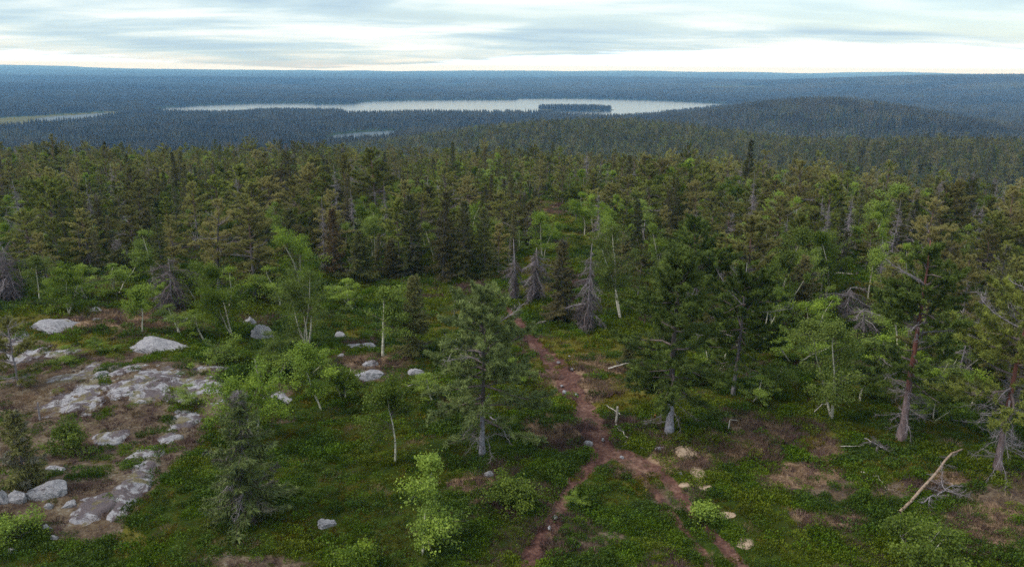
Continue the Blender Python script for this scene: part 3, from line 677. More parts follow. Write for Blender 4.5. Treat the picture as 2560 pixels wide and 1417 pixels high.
hero('pine', 1476, 560, 478, 80, 'second dark-trunked pine beside the reddish opening, right of another', 53, cb=0.5, nb=36, dead_low=3)
hero('pine', 2400, 830, 640, 130, 'dark pine directly left of the half-dead pine crown', 54, cb=0.2, nb=44, bare=0.1)
hero('pine', 2330, 770, 600, 120, 'dull brownish pine behind the tall open reddish pine', 55, cb=0.2, nb=40, bare=0.12)
# --- spruces
_sp = hero('spruce', 620, 1292, 968, 235, 'shaggy spruce with exposed grey branches in the left foreground', 61, cb=0.03, nb=120, sparse=0.8, lichen=0.2, deadtop=0.08, needles='pinegrey', ragged=0.75)
def grey_limbs(sp, n, lo, hi, seed):
    e, B, h, w = sp; rg_ = np.random.default_rng(seed)
    for k in range(n):
        t = rg_.uniform(lo, hi); o = link('dead_branch', BRV[rg_.integers(0, len(BRV))], e); o.location = (0, 0, h * t)
        L = w * 0.5 * (1 - t) * rg_.uniform(.7, 1.1) + .2; o.rotation_euler = (0, rad(rg_.uniform(15, 50)), rg_.uniform(0, 6.28)); o.scale = (L, L, L)
grey_limbs(_sp, 26, .12, .85, 3)
hero('spruce', 1404, 803, 596, 120, 'brownish spruce with pale trunk foot just left of the tall bleached dead spruce', 62, cb=0.16, nb=95, lichen=0.35)
hero('spruce', 1032, 885, 690, 130, 'dark spruce right of the pale-stemmed birch', 63, cb=0.05, nb=100)
hero('spruce', 64, 1215, 1030, 120, 'small yellowish spruce beside boulders at the left edge', 64, nb=80, lichen=0.25)
hero('spruce', 646, 712, 556, 140, 'very dark broad spruce left of the bright leafy birches', 65, nb=110, lichen=0.02)
hero('spruce', 1570, 915, 862, 52, 'small young spruce standing alone in the clearing', 66, nb=60)
hero('spruce', 302, 700, 598, 110, 'dark spruce with grey dead tip behind the mossy slope at left', 67, nb=90, deadtop=0.25)
for (bx, by, ty, wp, sd_, lb) in [
    (1108, 700, 478, 112, 68, 'leftmost of the tall dark spruces in front of the twin dead trees group'),
    (1160, 704, 500, 104, 69, 'middle one of the tall dark spruces left of the twin dead trees'),
    (1212, 700, 520, 100, 70, 'rightmost of the tall dark spruces left of the twin dead trees'),
    (1030, 690, 486, 124, 71, 'tall greyish lichen-hung spruce left of the dark spruce row'),
    (905, 702, 575, 140, 72, 'broad dark spruce behind the pale-stemmed birch'),
    (2000, 800, 640, 120, 73, 'dark spruce left of the reddish-brown dead stem'),
    (1560, 690, 590, 90, 74, 'small dark spruce under the thin pale dead spike'),
    (2240, 640, 480, 110, 75, 'tall dark spruce in the right forest below the domed hill'),
    (730, 660, 520, 100, 76, 'dark spruce half hidden behind the bright leafy birch'),
    (380, 640, 520, 90, 77, 'dark spruce between the thin crooked pine and the antler-limbed pine'),
    (980, 690, 600, 70, 78, 'dark narrow spruce in front of the lichen-hung spruce')]:
    hero('spruce', bx, by, ty, wp, lb, sd_, lichen=0.5 if sd_ == 71 else 0.1)
hero('spruce', 838, 690, 520, 84, 'dying spruce with rusty orange-brown needles left of the tall dark spruces', 79, needles='rust', sparse=0.6, lichen=0.1)
# --- birches
hero('birch', 957, 890, 716, 165, 'leafy birch with straight pale stem beside the low rocks', 81, cb=0.42, nl=7000, wig=0.02, r0=0.10)
hero('birch', 986, 1157, 958, 165, 'small birch with short crooked white stem in the middle of the green heath', 82, cb=0.42, nl=6000, wig=0.08, r0=0.055)
hero('birch', 806, 1024, 848, 150, 'leaning birch with curved white stem left of the heath', 83, cb=0.3, nl=6500, lean=(-0.25, 0), wig=0.06, r0=0.05)
hero('birch', 1056, 1384, 1150, 190, 'slender birch with spotted pale stem at the bottom centre', 184, cb=0.16, nl=5200, wig=0.045, r0=0.05, clumps=56)
hero('birch', 764, 868, 655, 195, 'large dense many-stemmed birch right of the white boulder', 85, cb=0.15, stems=4, nl=9500, clumps=80)
hero('birch', 584, 840, 664, 205, 'broad birch with two pale trunks left of the white boulder', 86, cb=0.35, stems=2, nl=9000, clumps=70)
hero('birch', 762, 722, 556, 165, 'bright green tall birch behind the large many-stemmed birch', 87, cb=0.15, stems=3, nl=9000, clumps=70)
hero('birch', 168, 790, 668, 130, 'bright rounded birch with white stems behind the long pale boulder', 88, cb=0.25, stems=2, nl=8000)
hero('birch', 356, 830, 712, 105, 'small birch with crooked white foot behind the domed boulder', 89, cb=0.3, nl=5000)
hero('birch', 1556, 798, 560, 180, 'round dark-leaved birch with forked stems behind the tall bleached dead spruce', 90, cb=0.22, stems=2, nl=9500, clumps=70)
hero('birch', 1526, 650, 540, 150, 'bright yellow-green birch above the tall bleached dead spruce', 91, cb=0.15, stems=2, nl=8000)
hero('birch', 2086, 1042, 772, 195, 'glossy-leaved birch with crooked stem between the two reddish pines', 92, cb=0.22, stems=2, nl=10000, clumps=80)
hero('birch', 2170, 748, 616, 90, 'thin birch with long white stem at the grassy patch', 93, cb=0.45, nl=3500, wig=0.03)
hero('birch', 930, 650, 540, 120, 'yellow-green birch behind the broad dark spruce', 94, cb=0.2, stems=2, nl=6000)
hero('birch', 1360, 640, 520, 110, 'bright birch behind the twin dead trees', 95, cb=0.2, stems=2, nl=6000)
hero('birch', 640, 1090, 912, 215, 'leafy birch spreading above the shaggy foreground spruce', 96, cb=0.25, stems=2, nl=7000)
hero('birch', 500, 760, 640, 110, 'light green birch behind the broad two-trunked birch', 97, cb=0.2, stems=2, nl=5500)
hero('birch', 100, 750, 640, 90, 'slim birch with white stem beside the purplish dead tangle', 98, cb=0.3, nl=4500)
hero('bush', 2292, 1420, 1292, 180, 'bluish-green bushy birch in front of the leaning log at bottom right', 101, cb=0.05, stems=4, nl=7000)
hero('bush', 890, 1425, 1365, 130, 'low leafy bush cut by the bottom edge, left of the slender birch', 102, cb=0.05, stems=4, nl=4500)
hero('bush', 1290, 1262, 1192, 130, 'fresh bright green low bush left of the dark lower trail', 103, cb=0.05, stems=5, nl=5000, leafs='birch')
hero('bush', 860, 995, 905, 90, 'dark green bush behind the leaning birch', 104, cb=0.05, stems=4, nl=4500)
hero('bush', 560, 905, 855, 110, 'low leafy thicket in front of the two-trunked birch', 105, cb=0.05, stems=5, nl=4500)
hero('bush', 170, 1130, 1050, 90, 'small green birch bush on the heath slope above the lone boulder', 106, cb=0.05, stems=4, nl=3500)
hero('bush', 20, 1340, 1275, 110, 'dull green bush with dry sticks at the lower left edge', 107, cb=0.05, stems=5, nl=3000)
hero('bush', 690, 940, 870, 100, 'dense bush below the white boulder and many-stemmed birch', 108, cb=0.05, stems=4, nl=4000)
hero('bush', 1760, 1300, 1255, 80, 'low green bush with a dry twig right of the faint track', 109, cb=0.05, stems=4, nl=2500)

# ------------------------------------------------------------------ rocks
def rock_mesh(seed, r, sub=4, cuts=8, rough=0.12, flat=0.0, ma='rock'):
    rng = np.random.default_rng(seed); bm = bmesh.new(); bmesh.ops.create_icosphere(bm, subdivisions=sub, radius=1)
    V = np.array([v.co for v in bm.verts]); off = rng.uniform(0, 100, 3)
    for k in range(cuts):
        n = rng.normal(size=3); n[2] = abs(n[2]) * 0.9; n /= np.linalg.norm(n); d = rng.uniform(0.5, 0.9)
        ex = V @ n - d; V = V - np.maximum(ex, 0)[:, None] * n
    nz = fbm(V[:, 0] * 1.7 + off[0] + V[:, 2], V[:, 1] * 1.7 + off[1] - V[:, 2], seed, 4) - 0.5
    n2 = fbm(V[:, 0] * 6 + off[0] + V[:, 2] * 4, V[:, 1] * 6 + off[1], seed + 3, 3) - 0.5
    V = V * (1 + rough * 5 * nz + rough * 1.6 * n2)[:, None]
    V = V * np.array(r)
    for v, c in zip(bm.verts, V): v.co = c
    me = bpy.data.meshes.new('rock'); bm.to_mesh(me); bm.free(); me.materials.append(M[ma])
    return me
ROCK_FOOT = []
def rock(name, cat, px, py, wpx, hpx, label, seed, depth=0.75, sink=0.35, rz=0.0, cuts=13, rough=0.13, ma='rock', sub=5, group=None, ratio=None):
    """px, py: middle of the rock in the photo; wpx and hpx its outline there"""
    B = ground(px, py + hpx * 0.42); s = pxm(B); w = wpx * s / 2
    vdeg = math.atan2(CAM[2] - B[2], np.hypot(B[0], B[1]))
    hgt_m = max(0.08, hpx * s * 0.5 * (1 if ratio is None else ratio) / math.cos(vdeg)); dp = max(w * depth, 0.12)
    B = B + np.array([0, dp * 0.5, 0]); B[2] = float(hgt(B[0:1], B[1:2])[0])
    if wpx < 42: sub = min(sub, 4)
    o = link(name, rock_mesh(seed, (w, dp, hgt_m / (1 - sink) * 0.62), sub, cuts, rough, 0, ma), None, label=label, category=cat)
    o.location = (B[0], B[1], B[2] + hgt_m * (0.12 - sink * .3)); o.rotation_euler = (0, 0, rz)
    if group: o['group'] = group
    ROCK_FOOT.append((B[0], B[1], w * 0.92, dp * 0.92)); return o
R_ = rock
R_('boulder', 'boulder', 128, 812, 118, 44, 'long pale boulder with dark hollows, upper left by the birch', 201, sub=5)
R_('boulder', 'boulder', 386, 862, 134, 52, 'domed pale boulder in the moss at left centre', 202, sub=5)
R_('boulder', 'boulder', 648, 822, 62, 62, 'steep white boulder with dark stain under the many-stemmed birch', 203, sub=5, cuts=6)
R_('boulder', 'boulder', 622, 795, 46, 38, 'grey boulder just behind the steep white boulder', 204)
R_('boulder', 'boulder', 846, 832, 34, 26, 'small pale rock at the top of the low rock row', 205)
R_('boulder', 'boulder', 898, 862, 84, 26, 'flat pale rock in the low rock row left of the pale-stemmed birch', 206)
R_('boulder', 'boulder', 854, 884, 18, 14, 'little round stone under the low rock row', 207)
R_('boulder', 'boulder', 925, 905, 40, 22, 'lumpy rock at the foot of the pale-stemmed birch', 208)
R_('boulder', 'boulder', 920, 932, 76, 30, 'mossy mound of rock with pale lower rim', 209)
R_('boulder', 'boulder', 1034, 925, 66, 34, 'low mossy boulder right of the pale-stemmed birch', 210)
R_('boulder', 'boulder', 132, 1167, 42, 30, 'angular speckled boulder standing alone on the left heath', 211, sub=5, cuts=10)
R_('boulder', 'boulder', 108, 1226, 92, 50, 'big rounded boulder, rightmost of the row at the left edge', 212, sub=5)
R_('boulder', 'boulder', 40, 1236, 46, 44, 'middle boulder of the row at the left edge', 213, sub=5)
R_('boulder', 'boulder', 4, 1238, 34, 44, 'boulder cut by the left edge of the picture', 214)
R_('boulder', 'boulder', 172, 1259, 40, 24, 'flat stone right below the big rounded boulder', 215)
R_('boulder', 'boulder', 120, 1264, 24, 18, 'small stone below the row of boulders', 216)
R_('boulder', 'boulder', 112, 1316, 24, 20, 'small pale stone, upper of two below the boulder row', 217)
R_('boulder', 'boulder', 133, 1341, 18, 16, 'small pale stone, lower of two below the boulder row', 218)
R_('boulder', 'boulder', 25, 1375, 26, 18, 'rounded stone near the bottom left corner', 219)
R_('boulder', 'boulder', 256, 931, 30, 24, 'dark speckled boulder on the heath outcrop', 220)
R_('boulder', 'boulder', 815, 1305, 44, 30, 'mossy boulder alone in the green heath at bottom left', 221, cuts=5)
R_('boulder', 'boulder', 1220, 1181, 28, 20, 'white stone below the wide spreading pine', 222)
R_('boulder', 'boulder', 1469, 1103, 28, 20, 'dark grey stone at the left side of the trail junction', 223)
R_('boulder', 'boulder', 1413, 976, 16, 12, 'little pale stone on the pink part of the trail', 224)
R_('boulder', 'boulder', 1648, 1119, 28, 13, 'pinkish flat stone right of the trail junction', 225)
R_('boulder', 'boulder', 1605, 1118, 13, 8, 'tiny pale stone right of the trail junction', 226)
R_('boulder', 'boulder', 240, 795, 0.1 + 26, 12, 'small pale stone in the brown heath behind the long boulder', 227)
R_('boulder', 'boulder', 1134, 739, 20, 9, 'little flat stone in the grass left of the twin dead trees', 228)
R_('boulder', 'boulder', 1298, 823, 26, 10, 'pale stone beside the upper end of the trail', 229)
R_('boulder', 'boulder', 232, 772, 46, 16, 'yellowish lichened boulder behind the long pale boulder', 230)
R_('boulder', 'boulder', 410, 797, 34, 12, 'low pale rock left of the twin-trunk birch', 231)
R_('boulder', 'boulder', 470, 799, 44, 13, 'low grey rock under the twin-trunk birch branches', 232)
for k_, (x_, y_, w_, h_, l_) in enumerate([(1396, 903, 11, 6, 'small stone, left one at the top of the pink stretch of trail'), (1424, 889, 10, 6, 'small stone, right one at the top of the pink stretch of trail'), (1441, 984, 12, 7, 'flat stone at the lower end of the pink stretch of trail'),
        (1430, 921, 12, 7, 'stone half sunk in the middle of the pink stretch of trail'), (1404, 962, 9, 6, 'tiny stone on the left rim of the pink stretch of trail'), (1556, 1141, 12, 7, 'grey stone on the bare fork right of the trail junction'), (1507, 1098, 9, 6, 'tiny pale stone in the middle of the trail junction'),
        (1374, 1318, 9, 6, 'tiny stone at the left rim of the dark lower trail'), (1702, 1182, 14, 8, 'pale stone in the straw patch beside the joined gravel pair')]):
    R_('stone', 'stone', x_, y_, w_, h_, l_, 270 + k_, sub=3)
R_('boulder', 'boulder', 1389, 1291, 14, 7, 'little pale stone lying on the dark lower trail', 233)
def slab(px, py, w, h, label, seed, rz=0.0, ma='bedrock'):
    """bare bedrock: a low swell that follows the ground, its rim broken up where it dips under"""
    B = ground(px, py); s_ = pxm(B); rx = w * s_ / 2 * 1.35; ry = h * s_ / 2 / max(0.3, math.sin(math.atan2(CAM[2] - B[2], np.hypot(B[0], B[1])))) * 1.35
    g = 36; U, Vv = np.meshgrid(np.linspace(-1.25, 1.25, g), np.linspace(-1.25, 1.25, g)); c_, s2 = math.cos(rz), math.sin(rz)
    X, Y = U * rx, Vv * ry; X, Y = B[0] + X * c_ - Y * s2, B[1] + X * s2 + Y * c_
    q = np.hypot(U, Vv); up = 0.075 * (1 - 1.3 * q ** 2) + (0.40 * (fbm(X * 0.8 + seed, Y * 1.1, seed, 4) - 0.5) + 0.16 * (fbm(X * 3.1, Y * 3.7 + seed, seed + 1, 3) - .5)) * (1.0 if ma == 'bedrock' else 0.35)
    if w > 140: up = up - 0.055
    up = np.clip(up, -0.12, 0.10 if ma == 'bedrock' else 0.025); up = np.where(q > 1.2, -0.12, up)
    Z = hgt(X, Y) + up * min(1, 0.5 + rx) + 0.012
    Vt = np.stack([X, Y, Z], -1).reshape(-1, 3) - B; i_ = np.arange(g - 1)[:, None] * g; j_ = np.arange(g - 1)[None, :]
    Qd = np.stack([i_ + j_, i_ + j_ + 1, i_ + g + j_ + 1, i_ + g + j_], -1).reshape(-1, 4); Qd = Qd[(up.ravel()[Qd] > -0.11).any(1)]
    o = link('rock_slab', raw_mesh('rock_slab', Vt, Qd, [M[ma]], None, None, True), None, label=label, category='rock slab', kind='thing'); o.location = B
    if w < 140: ROCK_FOOT.append((B[0], B[1], rx * .66, ry * .66))
    return o
slab(492, 966, 125, 44, 'long bright bare slab on the right flank of the heath outcrop', 241, -0.5)
slab(440, 950, 230, 62, 'broad low swell of mottled bedrock forming the crest of the heath outcrop', 240, -0.25)
slab(412, 936, 62, 26, 'pale bare slab at the crest of the heath outcrop', 242)
slab(312, 970, 46, 22, 'white patch of bare rock in the middle of the heath outcrop', 243)
slab(360, 990, 46, 16, 'thin strip of bare rock below the crest of the outcrop', 244, -0.4)
slab(230, 965, 150, 60, 'wide cracked bedrock sheet on the left half of the outcrop', 239)
slab(195, 940, 74, 30, 'grooved grey slab on the left shoulder of the outcrop', 245)
slab(215, 985, 56, 34, 'grey slab stepping down the left shoulder of the outcrop', 246)
slab(232, 1012, 40, 18, 'broken pale slab below the left shoulder of the outcrop', 247)
slab(362, 1140, 50, 30, 'top end of the white rock streak on the heath', 248)
slab(350, 1180, 42, 44, 'middle of the white rock streak on the heath', 249)
slab(325, 1225, 44, 56, 'broad lower part of the white rock streak on the heath', 250)
slab(298, 1276, 32, 24, 'bottom end of the white rock streak on the heath', 251)
slab(466, 1052, 52, 34, 'ragged white slab with dark cracks near the birch thicket', 252)
slab(424, 1096, 36, 18, 'small white slab between the streak and the ragged slab', 253)
slab(238, 1270, 66, 34, 'dappled flat rock right of the big rounded boulder', 254)
slab(75, 888, 62, 18, 'bright low rock under the half-dead forked pine', 255)
slab(8, 858, 60, 22, 'pale rock cut by the left edge behind the forked pine', 256)
slab(150, 884, 60, 12, 'thin pale ledge on the upper left heath', 257)
slab(690, 1000, 50, 18, 'pale ledge showing behind the leafy foreground birch', 258)
slab(278, 1160 - 70, 50, 20, 'lichened flat rock on the heath below the outcrop', 259)
SD = dict(ma='sand')
slab(1715, 1128, 40, 17, 'beige bare patch of gravelly rock, nearest the trail junction', 261, **SD)
slab(1746, 1186, 30, 28, 'beige gravel patch, upper of the joined pair right of the track', 262, **SD)
slab(1762, 1216, 28, 16, 'beige gravel patch, lower of the joined pair right of the track', 263, **SD)
slab(1817, 1288, 36, 15, 'beige stone slab beside the low green bush', 264, **SD)
slab(1864, 1358, 30, 22, 'beige rhombic stone slab at the bottom right of the track', 265, -0.5, **SD)
slab(1716, 1210, 22, 8, 'thin beige strip of bare ground left of the joined gravel pair', 266, **SD)

# ------------------------------------------------------------------ logs, sticks, stumps, marker post
def above(px, py, z, ref):
    """the point on the sight line at the distance of ref, lifted off the ground by z metres"""
    B = ground(px, py); return B + np.array([0, 0, z])
def stick(name, cat, pts, r0, r1, ma, label, seed, twigs=0, wig=0.02, tw=0.4):
    rng = np.random.default_rng(seed); B = ground(*pts[0][:2]); P = np.array([ground(a, b) + np.array([0, 0, z]) for a, b, z in pts])
    e = link(name, None, None, label=label, category=cat); e.location = B
    n = 10; Q = np.array([at_curve(P, t) for t in np.linspace(0, 1, n)]) - B; L = np.linalg.norm(Q[-1] - Q[0]); Q[1:-1] += rng.normal(size=(n - 2, 3)) * wig * L * .4
    a = Acc(); a.tube(Q, np.linspace(r0, r1, n), 8, 0); link('trunk' if cat != 'stick' else 'stem', a.mesh(name, [M[ma]]), e)
    for k in range(twigs):
        o = link('branch', BRV[rng.integers(0, len(BRV))], e); t = rng.uniform(0.25, 0.95); o.location = at_curve(Q, t)
        o.rotation_euler = (rng.uniform(0, 6), rng.uniform(-0.6, 0.5), rng.uniform(0, 6.28)); s = tw * rng.uniform(.6, 1.3); o.scale = (s, s, s)
    return e
stick('fallen_log', 'log', [(2248, 1288, 0.15), (2330, 1215, 0.5), (2375, 1172, 0.75), (2400, 1163, 0.8)], 0.065, 0.035, 'brownwood', 'leaning broken log with bent tip above a dead brush heap at right', 301, 6, 0.006, 0.5)
stick('brush_heap', 'brush', [(2300, 1262, 0.1), (2385, 1225, 0.25)], 0.03, 0.012, 'deadwood', 'mauve heap of dead brushwood under the leaning broken log', 302, 16, 0.03, 0.8)
stick('fallen_log', 'log', [(1520, 926, 0.12), (1562, 921, 0.3), (1606, 918, 0.35)], 0.05, 0.035, 'bleach', 'pale fallen log lying behind the small young spruce in the clearing', 303, 2, 0.01, 0.35)
stick('stump', 'stump', [(1540, 1056, 0.0), (1542, 1056, 0.45), (1542, 1056, 0.85)], 0.065, 0.05, 'bleach', 'pale upright broken stump at the right side of the trail', 304, 1, 0.005, 0.3)
stick('dead_branch', 'stick', [(1512, 1016, 0.1), (1535, 1036, 0.25), (1550, 1050, 0.3)], 0.03, 0.018, 'bleach', 'straight pale stick leaning towards the upright stump by the trail', 305)
stick('dead_branch', 'stick', [(1540, 1062, 0.05), (1556, 1085, 0.12), (1568, 1102, 0.1), (1562, 1116, 0.05)], 0.03, 0.012, 'bleach', 'curved pale branch lying below the upright stump by the trail', 306, 2, 0.05, 0.4)
stick('dead_branch', 'stick', [(2152, 1183, 0.08), (2190, 1196, 0.15), (2216, 1226, 0.05)], 0.025, 0.012, 'bleach', 'thin forked white branch lying on the ground below the tall open pine', 307, 1, 0.05, 0.45)
stick('dead_branch', 'stick', [(1017, 969, 0.08), (1034, 967, 0.15), (1046, 962, 0.12)], 0.04, 0.025, 'bleach', 'short white branch below the low mossy boulder', 308)
stick('dead_branch', 'stick', [(1330, 1030, 0.08), (1352, 1040, 0.12)], 0.018, 0.01, 'bleach', 'short pale twig between the spreading pine and the trail', 309)
stick('dead_branch', 'stick', [(1300, 1102, 0.08), (1332, 1104, 0.1)], 0.016, 0.01, 'bleach', 'pale twig on the straw patch left of the dark grey stone', 310)
stick('dead_branch', 'stick', [(1330, 818, 0.1), (1352, 812, 0.25), (1366, 812, 0.3)], 0.03, 0.015, 'bleach', 'fallen pale branch with twigs right of the upper trail', 311, 4, 0.03, 0.5)
stick('fallen_log', 'log', [(2064, 690, 0.2), (2110, 692, 0.3), (2165, 694, 0.2)], 0.08, 0.04, 'bleach', 'pale fallen log at the back of the grassy patch on the right', 312, 4, 0.02, 0.8)
stick('dead_branch', 'stick', [(1820, 1085, 0.3), (1822, 1072, 0.5), (1842, 1075, 0.5)], 0.025, 0.012, 'bleach', 'angled white branch on the straw mound right of the large dense pine', 313)
stick('dead_branch', 'stick', [(2035, 1038, 0.2), (2050, 1030, 0.4), (2068, 1024, 0.35)], 0.03, 0.012, 'bleach', 'forked white stick left of the glossy-leaved birch foot', 314, 1, 0.05, 0.35)
stick('dead_branch', 'stick', [(1225, 1060, 0.4), (1255, 1085, 0.45), (1275, 1115, 0.1)], 0.03, 0.012, 'deadwood', 'grey fallen limb right of the spreading pine trunk', 315, 5, 0.04, 0.5)
stick('dead_branch', 'stick', [(165, 1036, 0.1), (176, 1030, 0.4), (183, 1022, 0.6)], 0.03, 0.012, 'bleach', 'curved pale branch on the left heath below the outcrop', 316, 3, 0.04, 0.4)
stick('bare_stem', 'dead tree', [(646, 952, 0.0), (645, 952, 0.7), (640, 952, 1.3)], 0.05, 0.03, 'bleach', 'short bare white birch stem behind the leafy foreground birch', 317)
stick('bare_stem', 'dead tree', [(100, 1050, 0.0), (100, 1050, 0.6), (101, 1050, 0.95)], 0.05, 0.035, 'deadwood', 'short grey snag stub on the left heath', 318, 2, 0.01, 0.2)
stick('dead_branch', 'stick', [(2100, 1120, 0.1), (2130, 1122, 0.15), (2160, 1118, 0.1)], 0.02, 0.01, 'bleach', 'thin straight stick on the orange heath below the glossy-leaved birch', 319)
stick('brush_heap', 'brush', [(2160, 1105, 0.2), (2190, 1122, 0.25), (2225, 1135, 0.1)], 0.025, 0.012, 'deadwood', 'small heap of dead twigs below the tall open reddish pine', 320, 9, 0.04, 0.6)
def marker_post():
    B = ground(1637, 1045); e = link('marker_post', None, None, label='short orange trail marker post left of the large dense pine', category='post'); e.location = B
    a = Acc(); a.tube(np.array([[0, 0, -0.15], [0, 0, 0.05], [0.004, 0, 0.22], [0.006, 0, 0.24]]), [0.045, 0.045, 0.045, 0.034], 10, 0)
    ma, nt, out = mat('orange_paint'); n = tnoise(nt, 30, 4); p = principled(nt, ramp(nt, n, [(0.3, (0.55, 0.16, 0.06)), (0.7, (0.75, 0.24, 0.09))]), 0.6); nt.links.new(p.outputs[0], out.inputs[0])
    link('post', a.mesh('post', [ma]), e)
    b = Acc(); b.tube(np.array([[0.006, 0, 0.236], [0.007, 0, 0.262], [0.008, 0, 0.275]]), [0.043, 0.040, 0.02], 10, 0); link('cap', b.mesh('cap', [M['brownwood']]), e)
marker_post()

# ------------------------------------------------------------------ the forest on the plateau
PROTO = {'pine': [pine(600 + k, 8, 3.5 + 0.32 * k, 0.12 + 0.04 * k, 54, bare=0.06 + 0.05 * (k % 3), dead_low=5 + k) for k in range(6)],
         'spruce': [spruce(620 + k, 8, 1.9 + 0.2 * k, 0.03, 90, lichen=0.06 + 0.07 * k, deadtop=0.12 * (k == 3)) for k in range(5)],
         'birch': [birch(640 + k, 5, 2.8 + 0.25 * k, 0.2, 1 + k % 3, 5500) for k in range(5)],
         'snag': [snag_crown(660 + k, 6.5, 1.8 + 0.35 * k, 0.10, 84) for k in range(4)]}
def shared_birch(bx, by, ty, wpx, v, label, bush=False):
    B = ground(bx, by); h = top_height(B, ty); w = wpx * pxm(B); ref = 2.8 + 0.25 * v
    o = tree('birch_bush' if bush else 'birch_tree', 'bush' if bush else 'birch tree', PROTO['birch'][v], B - np.array([0, 0, 0.05 + (0.14 * h if bush else 0)]), label, bx * 0.37, (w / ref, w / ref, h / 5 * (1.15 if bush else 1)))
    HERO_PX.append((B[0], B[1], w))
for q in [(1905, 850, 690, 150, 4, 'leafy birch crowding the right side of the curled-limb pine'), (1985, 905, 800, 150, 2, 'low leafy birch left of the glossy-leaved birch'),
          (2190, 935, 842, 130, 1, 'small leafy birch between the glossy-leaved birch and the tall open pine'), (2345, 960, 872, 120, 2, 'small birch behind the slender bluish dead tree'),
          (2425, 1015, 905, 150, 4, 'dull green birch just left of the half-dead pine trunk'), (230, 748, 652, 105, 1, 'birch right of the bright rounded one at the left forest edge'),
          (292, 738, 640, 115, 2, 'birch in front of the grey-tipped dark spruce'), (455, 838, 768, 120, 4, 'low spreading birch right of the domed boulder'),
          (702, 770, 662, 130, 3, 'grey-green birch between the two-trunked birch and the many-stemmed one'), (1880, 760, 640, 130, 1, 'birch behind the curled-limb pine'),
          (2030, 850, 735, 120, 4, 'yellowish birch left of the small grey dead bush'), (2290, 850, 740, 120, 3, 'birch half hidden by the tall open pine crown'),
          (1930, 985, 890, 120, 3, 'small birch right of the curled-limb pine foot'), (2150, 1000, 910, 110, 0, 'small birch right of the glossy-leaved birch'), (1770, 960, 850, 120, 2, 'leafy birch showing between the large dense pine and the curled-limb pine'),
          (400, 765, 690, 100, 0, 'small birch behind the low pale rocks at left'), (890, 775, 690, 100, 1, 'birch behind and left of the pale-stemmed birch'), (1140, 800, 725, 100, 2, 'small birch in the grass below the dark spruce row'),
          (515, 852, 770, 100, 1, 'small birch left of the broad two-trunked birch'), (690, 905, 815, 110, 3, 'leafy birch just below the steep white boulder'), (1880, 1000, 930, 90, 1, 'little birch on the dark heath right of the large dense pine'), (2330, 1050, 960, 110, 4, 'birch between the tall open pine and the half-dead pine'),
          (1650, 720, 600, 120, 2, 'birch to the right of the round dark-leaved birch'), (2450, 860, 750, 130, 2, 'light birch behind the half-dead pine'), (560, 770, 668, 110, 1, 'birch behind the broad two-trunked birch crown')]:
    shared_birch(*q)
for q in [(1108, 905, 812, 140, 2, 'green bush under the left side of the spreading pine'), (1092, 1005, 930, 115, 1, 'low bush at the lower left of the spreading pine'), (1296, 962, 895, 100, 3, 'bush between the spreading pine and the trail'),
          (1800, 900, 810, 130, 4, 'dark thicket behind the large dense pine'), (2230, 830, 770, 110, 1, 'low thicket on the right of the grassy patch'), (480, 1015, 960, 80, 3, 'small bush on the right edge of the heath outcrop'),
          (150, 905, 862, 80, 1, 'small green bush behind the forked half-dead pine'), (270, 880, 835, 70, 2, 'small bush left of the domed boulder'), (1450, 1262, 1225, 70, 3, 'low green bush between the trail and the faint track'), (770, 930, 880, 90, 4, 'bush above the leaning birch crown')]:
    shared_birch(*q, bush=True)
LIM = [(0, 735), (250, 692), (400, 735), (520, 735), (700, 750), (880, 715), (1060, 700), (1250, 690), (1290, 650), (1400, 600), (1480, 590), (1560, 715), (1650, 800), (1800, 870), (1950, 935), (2040, 820), (2100, 690), (2180, 800), (2300, 950), (2420, 1010), (2560, 1080), (2700, 1100)]
CLEAR_PX = [[(1280, 500), (1400, 512), (1580, 520), (1560, 566), (1440, 572), (1300, 560)], [(1770, 556), (1870, 556), (1870, 606), (1770, 606)], [(2040, 686), (2180, 686), (2170, 770), (2070, 770)],
            [(1340, 560), (1440, 580), (1400, 720), (1340, 740)], [(180, 690), (330, 690), (420, 760), (180, 780)]]
rng = np.random.default_rng(11)
def fill():
    pts = []; cell = {}
    cand = 42000
    r = np.sqrt(rng.uniform(40 ** 2, 340 ** 2, cand)); a = rng.uniform(rad(-37), rad(37), cand)
    o = np.argsort(r); r, a = r[o], a[o]
    x, y = r * np.sin(a), r * np.cos(a); z = hgt(x, y); px, py, dd = proj(np.stack([x, y, z], -1))
    lim = np.interp(px, [p[0] for p in LIM], [p[1] for p in LIM]); ok = py < lim
    for P in CLEAR_PX: ok &= poly_sd(px, py, P) > 0
    slope = (hgt(x, y + 6, False) - hgt(x, y - 6, False)) / 12
    GQ = fbm(x / 12, y / 12, 91, 2); HP = np.array(HERO_PX); HR = (0.45 * HP[:, 2] + 0.7) ** 2
    for q in np.nonzero(ok)[0]:
        md = 1.6 if r[q] < 120 else 1.85
        gq = GQ[q]; md *= 0.75 + 0.8 * gq + (2.2 if gq > .66 else 0)
        k = (int(x[q] // 4), int(y[q] // 4)); bad = False
        for u in (-1, 0, 1):
            for v in (-1, 0, 1):
                for (X, Y) in cell.get((k[0] + u, k[1] + v), ()):
                    if (X - x[q]) ** 2 + (Y - y[q]) ** 2 < md * md: bad = True; break
        if bad: continue
        if ((HP[:, 0] - x[q]) ** 2 + (HP[:, 1] - y[q]) ** 2 < HR).any(): continue
        cell.setdefault(k, []).append((x[q], y[q])); pts.append((x[q], y[q], z[q], px[q], py[q], r[q]))
    return pts
FILL = fill()
